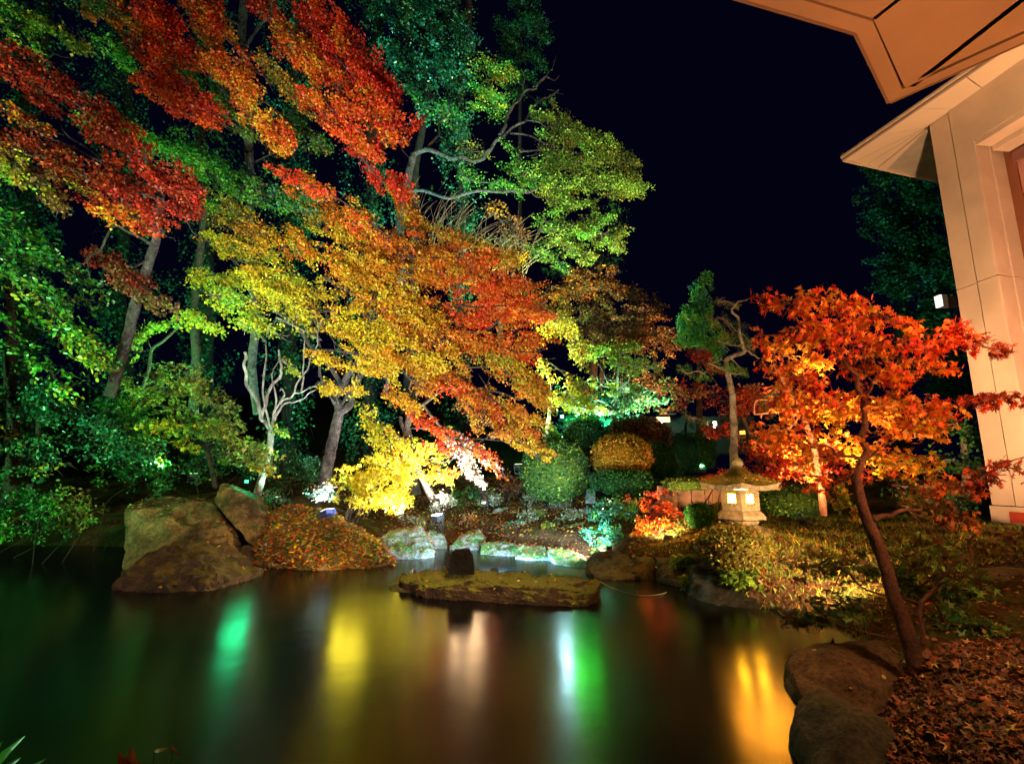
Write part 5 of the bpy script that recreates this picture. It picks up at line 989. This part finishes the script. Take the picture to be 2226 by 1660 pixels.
# bare whip like shrub
vs, fs = [], []; root = thing('bare_shrub', 'bare twiggy shrub fanning up above the golden maple', 'shrub', P(880, 560, 14))
for i in range(110):
    xx = random.uniform(850, 1150); a = P(xx, 470 + (xx-850)*.33 + random.uniform(-15, 50), 12.6); an = math.radians(random.uniform(-12, 60)); L = random.uniform(.6, 1.5)
    vs, fs = vs, fs; tube(vs, fs, [a, a + Vector((math.sin(an)*L*.5, -.1, math.cos(an)*L*.55)), a + Vector((math.sin(an)*L*1.05, -.1, math.cos(an)*L*.95))], .011, .003, 4, n=3)
obj('twigs', mesh_pd('twigs', vs, fs, stonemat('pale_twig_bark', (.2, .17, .1), (.4, .34, .2), 6), True), root, 'stuff')
vs, fs = [], []; tube(vs, fs, [P(880, 700, 14), P(885, 560, 13.7), P(900, 500, 13.5)], .08, .03, 8); obj('trunk', mesh_pd('trunk', vs, fs, BARK_GREY, True), root)
tree('dim_orange_tree', 'dim amber tree just above the golden maple beside the bare twigs', 'tree', [(1080, 800, 17.5), (1090, 600, 17.5), (1100, 500, 17.5)], (.12, .06), [(1060, 450, 17, 1130, 500, 17, 30, [(OR, 1), (BR, 2)]), (1060, 520, 17, 1150, 540, 17, 24, [(OL, 1), (BR, 1)])], .1, BARK, cover=.6)
tree('far_amber_tree', 'hazy brown tree far behind the scarlet crown against the night sky', 'tree', [(1300, 900, 21), (1310, 760, 21), (1320, 680, 21)], (.14, .06), [(1230, 610, 20, 1360, 640, 20, 36, [(OR, 1), (BR, 3)]), (1240, 690, 20, 1420, 690, 20, 44, [(BR, 3), (OL, 1)]), (1330, 720, 20, 1440, 730, 20, 34, [(BR, 2), (DGN, 1)]), (1210, 640, 20, 1330, 600, 20, 40, [(OR, 2), (BR, 3)]), (1260, 740, 20, 1400, 760, 20, 50, [(BR, 3), (OL, 1)])], .085, DARK_BARK, cover=1.1, joints=False)
tree('far_brown_tree', 'dim brown tree fading into the night between the amber tree and the conifer', 'tree', [(1430, 950, 22), (1425, 800, 22), (1420, 700, 22)], (.12, .05), [(1370, 620, 21.5, 1440, 680, 21.5, 34, [(BR, 3), (OL, 1)]), (1380, 720, 21, 1460, 760, 21, 44, [(BR, 3), (OL, 1)]), (1390, 820, 20.5, 1470, 850, 20.5, 44, [(BR, 2), (DGN, 2)]), (1330, 800, 20, 1420, 870, 20, 40, [(BR, 1), (DGN, 2), (OL, 1)])], .085, DARK_BARK, cover=.9, joints=False)
tree('screening_tree', 'dark green and rust leaved small tree in front of the far house', 'tree', [(1490, 1000, 17), (1490, 930, 17), (1492, 880, 17)], (.06, .03), [(1440, 900, 16.8, 1480, 880, 16.8, 16, [(DGN, 2), (BR, 1)]), (1480, 935, 16.8, 1530, 950, 16.8, 22, [(DGN, 2), (BR, 1)]), (1570, 930, 16.8, 1650, 950, 16.8, 34, [(DGN, 2), (DR, 1.5)]), (1600, 860, 16.8, 1680, 900, 16.8, 34, [(DGN, 2), (DR, 1)]), (1660, 960, 16.8, 1760, 980, 16.8, 34, [(DGN, 2), (DR, 1)])], .075, DARK_BARK, cover=.9, joints=False)
tree('far_dark_tree', 'dark blue green tree low behind the spreading green tree', 'tree', [(1290, 850, 24), (1300, 600, 24), (1300, 450, 24)], (.2, .1), [(1290, 540, 23, 1340, 580, 23, 36, [(DGN, 2), (TE, 1)]), (1330, 440, 23, 1350, 520, 23, 30, [(DGN, 2)]), (1180, 560, 23, 1260, 600, 23, 40, [(DGN, 2)])], .12, BARK, cover=.6)
# dark forest behind the left bank
FG = 'tall dark evergreens of the slope'
for i, (x, w, Y, lab) in enumerate(((60, 130, 16, 'tall dark evergreen behind the left edge'), (260, 120, 17, 'tall dark evergreen behind the crimson maple'), (440, 110, 17.5, 'tall dark teal evergreen behind the vivid green maple'),
        (620, 110, 18, 'tall dark evergreen behind the pale forked tree'), (800, 110, 18.5, 'tall dark evergreen behind the golden maple'), (1000, 100, 19.5, 'tall dark evergreen behind the scarlet crown'))):
    st_ = [(x, y, Y, x+random.uniform(-30, 30), y+120, Y, w*.75, [(DGN, 3), (TE, 1)], .6) for y in range(-80, 1000, 160)]
    tree('dark_evergreen', lab, 'tree', [(x, 1040, Y+.5), (x+10, 500, Y+.5), (x+20, -120, Y+.5)], (.25, .15), st_, .105, DARK_BARK, group=FG, cover=.55, sub=.6, joints=False)
tree('teal_background_tree', 'teal glowing foliage deep behind the slender pale tree', 'tree', [(1300, 990, 19), (1300, 900, 19), (1300, 820, 19)], (.1, .05), [(1220, 870, 18.6, 1420, 870, 18.6, 50, [(TE, 2), (DGN, 1)]), (1220, 930, 18.2, 1420, 940, 18.2, 44, [(TE, 2), (DGN, 1)])], .1, BARK, cover=1.0)
# conifer, pine, right side dark trees
tree('green_conifer', 'vivid green cone shaped conifer against the sky', 'tree', [(1520, 1000, 16), (1520, 800, 16), (1520, 600, 16)], (.12, .03),
     [(1522, 605, 15.8, 1520, 660, 15.8, 26, [(GR, 2), (TE, 1)]), (1518, 660, 15.8, 1512, 740, 15.8, 48, [(GR, 2), (TE, 1)]), (1500, 700, 15.8, 1560, 760, 15.8, 44, [(GR, 2), (TE, 1), (LG, .4)]), (1490, 740, 15.8, 1570, 740, 15.7, 34, [(GR, 2), (TE, 1)])], .06, BARK, 'diamond', cover=1.8, align=.6, joints=False, sub=.35)
tree('white_barked_pine', 'crooked pine with peeling white bark behind the lantern', 'tree', [(1597, 1035, 9.8), (1596, 960, 9.9), (1592, 860, 9.9), (1578, 785, 9.9)], (.085, .05),
     [(1560, 690, 9.7, 1620, 730, 9.7, 34, [(OL, 1), (LG, 1), (DGN, 2)]), (1560, 740, 9.7, 1640, 760, 9.7, 26, [(OL, 1), (DGN, 2)]), (1540, 790, 9.8, 1620, 810, 9.8, 20, [(LG, 1), (GR, 1)]), (1480, 800, 9.9, 1540, 820, 9.9, 16, [(LG, 1), (GR, 1)]), (1560, 655, 9.7, 1600, 665, 9.7, 14, [(LG, 1), (OL, 1)]), (1490, 900, 10, 1540, 920, 10, 16, [(OL, 2), (LG, 1)]), (1660, 880, 10, 1690, 840, 10, 16, [(LG, 1), (DGN, 1)])],
     .055, BARK_PALE, 'blade', cover=2.6, joints=False, limbs=[([(1578, 785, 9.9), (1590, 775, 9.8), (1618, 762, 9.7), (1608, 730, 9.6), (1604, 690, 9.6), (1590, 672, 9.6)], (.05, .02)), ([(1618, 762, 9.7), (1640, 772, 9.6), (1650, 780, 9.6)], (.022, .01)), ([(1590, 672, 9.6), (1605, 655, 9.6), (1630, 648, 9.6)], (.02, .008)), ([(1590, 780, 9.8), (1612, 800, 9.8)], (.015, .006)), ([(1580, 790, 9.9), (1565, 775, 9.9)], (.015, .006))], limb_r=(.04, .015))
tree('dim_red_maple', 'dim crimson maple around the white pine trunk', 'tree', [(1660, 1050, 11), (1640, 960, 11), (1600, 880, 11)], (.06, .03), [(1480, 850, 10.9, 1570, 850, 10.9, 42, [(DR, 3), (BR, 1)]), (1560, 870, 10.7, 1660, 880, 10.7, 42, [(DR, 2), (FL, .5), (BR, 1)]), (1500, 760, 11, 1560, 800, 11, 26, [(DR, 2)]), (1540, 930, 10.8, 1600, 950, 10.8, 22, [(DR, 1), (FL, 1)])], .06, BARK)
tree('dark_cedar', 'huge dark blue green cedar between the night sky and the pier', 'tree', [(1960, 1050, 26), (1960, 700, 26), (1980, 300, 26)], (.4, .2), [(1930, 380, 25, 2000, 420, 25, 60, [(DGN, 2), (TE, .6)]), (1920, 480, 25, 2030, 520, 25, 62, [(DGN, 2), (TE, .5)]), (1900, 590, 25, 2040, 610, 25, 54, [(DGN, 2), (TE, .5)]), (1950, 700, 25, 2080, 720, 25, 60, [(DGN, 2)]), (1980, 800, 25, 2100, 840, 25, 60, [(DGN, 2)]), (1900, 350, 25, 1960, 640, 25, 60, [(DGN, 2)]), (1990, 400, 25, 2040, 800, 25, 70, [(DGN, 2)])], .16, DARK_BARK, cover=1.6, sub=.8, joints=False, up=.4)
tree('green_garden_tree', 'green leafy small tree at the foot of the pier behind the maples', 'tree', [(2100, 1080, 11.5), (2100, 1020, 11.5), (2095, 950, 11.5)], (.09, .05), [(2070, 920, 11.4, 2120, 950, 11.4, 36, [(GR, 1), (DGN, 2)]), (2050, 1000, 11.4, 2130, 1020, 11.4, 36, [(DGN, 3), (GR, .6)]), (1950, 1060, 11, 2100, 1090, 11, 40, [(DGN, 2)])], .08, BARK_PALE)

# ------------------------------------------------------------------ the near red maple: 300 leaves as parts, the rest joined
def HANG(n):
    h_ = rng.normal(size=(n, 3)); h_[:, 2] -= .5; return h_/np.linalg.norm(h_, axis=1)[:, None]
def near_maple(name, label, trunk, r, limbs, strokes, leaf, nparts, bark):
    root = tree(name, label, 'tree', trunk, r, [], leaf, bark, limbs=limbs, twigs=False)
    p, c, f = sprays(strokes, leaf, .60, 1.0, .22, .8)
    n = len(p); sz = leaf*rng.uniform(.7, 1.2, n)
    vs, fs = [], []
    for s in strokes:
        a = P(*s[0:3]); b = P(*s[3:6]); tube(vs, fs, wobble([a, b], .05), .008, .003, 5, n=3)
        for _ in range(9):
            q = a.lerp(b, random.random()); e = q + Vector(rng.normal(size=3)).normalized()*s[6]*3.6/F*.9; tube(vs, fs, wobble([q, e], .06), .004, .0015, 4, n=2)
    obj('twigs', mesh_pd('twigs', vs, fs, bark, True), root, 'stuff')
    dist = np.linalg.norm(p - np.array([0, 0, EYE]), axis=1)/sz; order = np.argsort(dist)
    near = order[:nparts]; far = order[nparts:]
    tv, tf = tmpl('maple'); protos = []
    for k in range(10):
        me = bpy.data.meshes.new('leaf'); me.from_pydata((tv*(1+.06*rng.normal(size=tv.shape))).tolist(), [], tf); ca = me.color_attributes.new('col', 'FLOAT_COLOR', 'POINT')
        col = c[near[k*7 % len(near)]]*np.array([1, rng.uniform(.6, 1.5), 1]); ca.data.foreach_set('color', np.tile([*np.clip(col, 0, .85), 1.0], len(tv)).astype(np.float32)); me.materials.append(LEAF); protos.append((me, col))
    pc_ = np.array([q[1] for q in protos]); Rm = rand_frames(len(near), .0, HANG(len(near)), .45)
    for i, j in enumerate(near):
        k = int(np.argmin(np.abs(pc_ - c[j]).sum(1) + rng.random(10)*.25)); o = bpy.data.objects.new('leaf', protos[k][0]); COL.objects.link(o); o.parent = root
        M = Matrix(Rm[i].tolist()).to_4x4(); M.translation = Vector(p[j]) - Vector(root.location); o.matrix_local = M @ Matrix.Scale(float(sz[j]), 4)
    obj('crown', leaves_mesh('crown', p[far], sz[far], c[far], 'maple', .0, HANG(len(far)), .45), root, 'stuff')
    return root
NR1 = [(FL, 2), (OR, 3), (GO, .3)]; NR2 = [(OR, 3), (FL, .8), (GO, 1.6)]
near_maple('near_red_maple', 'scarlet star leaved maple with a leaning red brown trunk in the right foreground', [(1992, 1445, 3.95), (1960, 1340, 3.95), (1915, 1200, 3.95), (1872, 1090, 3.95), (1862, 1040, 3.95)], (.056, .032),
    [([(1862, 1040, 3.95), (1874, 1000, 3.95), (1880, 930, 3.9), (1878, 865, 3.9)], (.028, .02)), ([(1878, 865, 3.9), (1845, 800, 3.85), (1800, 730, 3.8), (1770, 690, 3.8)], (.017, .007)), ([(1878, 865, 3.9), (1910, 815, 3.85), (1960, 780, 3.8)], (.012, .005)), ([(1845, 800, 3.85), (1846, 770, 3.85), (1848, 730, 3.85)], (.009, .004)),
     ([(1880, 1000, 3.95), (1940, 960, 3.9), (1990, 925, 3.9)], (.011, .004)), ([(1872, 1000, 3.95), (1810, 975, 3.9), (1760, 965, 3.9)], (.011, .004)), ([(1900, 1130, 3.95), (1950, 1112, 3.9), (2000, 1108, 3.9)], (.02, .01)), ([(1975, 1110, 3.9), (2020, 1150, 4.0), (2060, 1200, 4.0)], (.006, .003))],
    [(1660, 655, 3.7, 1760, 665, 3.6, 44, NR1), (1750, 680, 3.8, 1900, 690, 3.8, 46, NR1), (1840, 790, 3.9, 1960, 840, 3.9, 34, NR1, .8), (1760, 640, 3.6, 1870, 660, 3.6, 36, NR1), (1890, 680, 3.6, 1990, 715, 3.6, 26, NR1, .8), (1640, 730, 3.8, 1800, 730, 3.7, 46, NR1), (1790, 720, 3.7, 1930, 760, 3.7, 44, NR1), (1980, 760, 3.6, 2080, 730, 3.6, 40, [(R, 2), (FL, 2)]),
     (2060, 700, 3.6, 2120, 760, 3.6, 26, [(R, 2), (FL, 1)]), (2120, 735, 3.5, 2200, 765, 3.5, 24, [(DR, 3)], .45), (1650, 790, 3.9, 1790, 830, 3.9, 48, [(FL, 1.4), (OR, 2)]), (1910, 810, 3.7, 2060, 800, 3.7, 34, NR1, .7), (1900, 880, 3.8, 2080, 890, 3.8, 38, NR1, .9), (2080, 880, 3.6, 2230, 870, 3.5, 24, [(DR, 2), (FL, 1)], .5),
     (1660, 880, 4.0, 1850, 890, 4.0, 50, NR2), (1880, 940, 3.9, 2050, 930, 3.9, 42, NR2), (1660, 960, 4.1, 1850, 980, 4.1, 52, NR2), (1900, 990, 4.0, 2060, 1010, 4.0, 40, [(GO, 2), (OR, 1), (LI, .4)], .6), (1700, 1030, 4.1, 1870, 1040, 4.1, 36, [(OR, 1), (FL, 2), (BR, 1)]), (1930, 1050, 4.0, 2110, 1060, 4.0, 38, [(FL, 1), (BR, 1.6), (OR, 1)], .8),
     (2110, 1050, 3.7, 2240, 990, 3.6, 34, [(DR, 3), (BR, 1)], .7), (1810, 1070, 4.1, 1880, 1120, 4.1, 26, [(LI, 1), (GO, 1)], .6), (2030, 1110, 4.0, 2120, 1140, 4.0, 30, [(OR, 1), (BR, 1)], .8), (1960, 1090, 4.0, 2060, 1110, 4.0, 24, [(BR, 1), (OL, 1)], .6)], .040, 300, BARK_RED)
tree('second_orange_maple', 'orange lit smaller leaved maple behind the scarlet one', 'tree', [(1790, 1120, 5.9), (1775, 1000, 5.9), (1745, 895, 5.9), (1710, 840, 5.8), (1682, 790, 5.8)], (.04, .018),
     [(1690, 760, 5.9, 1800, 800, 5.9, 34, [(OR, 2), (GO, 1)]), (1640, 900, 6, 1760, 880, 6, 40, [(OR, 2), (FL, 1.5)]), (1780, 870, 6, 1900, 900, 6, 40, [(OR, 3), (GO, 1)]), (1640, 960, 6.1, 1740, 980, 6, 34, [(FL, 3), (OR, 1)]), (1900, 900, 6, 2010, 940, 6, 34, [(OR, 2), (GO, 1)]), (1690, 1020, 6, 1800, 1030, 6, 30, [(FL, 3), (BR, 1)]), (1780, 960, 6, 1900, 990, 6, 36, [(OR, 2), (GO, 2)]), (1900, 1010, 6, 2020, 1020, 6, 26, [(GO, 2), (OR, 1)])],
     .06, BARK_RED, 'small_maple', 1.0, up=.3, sub=.3)
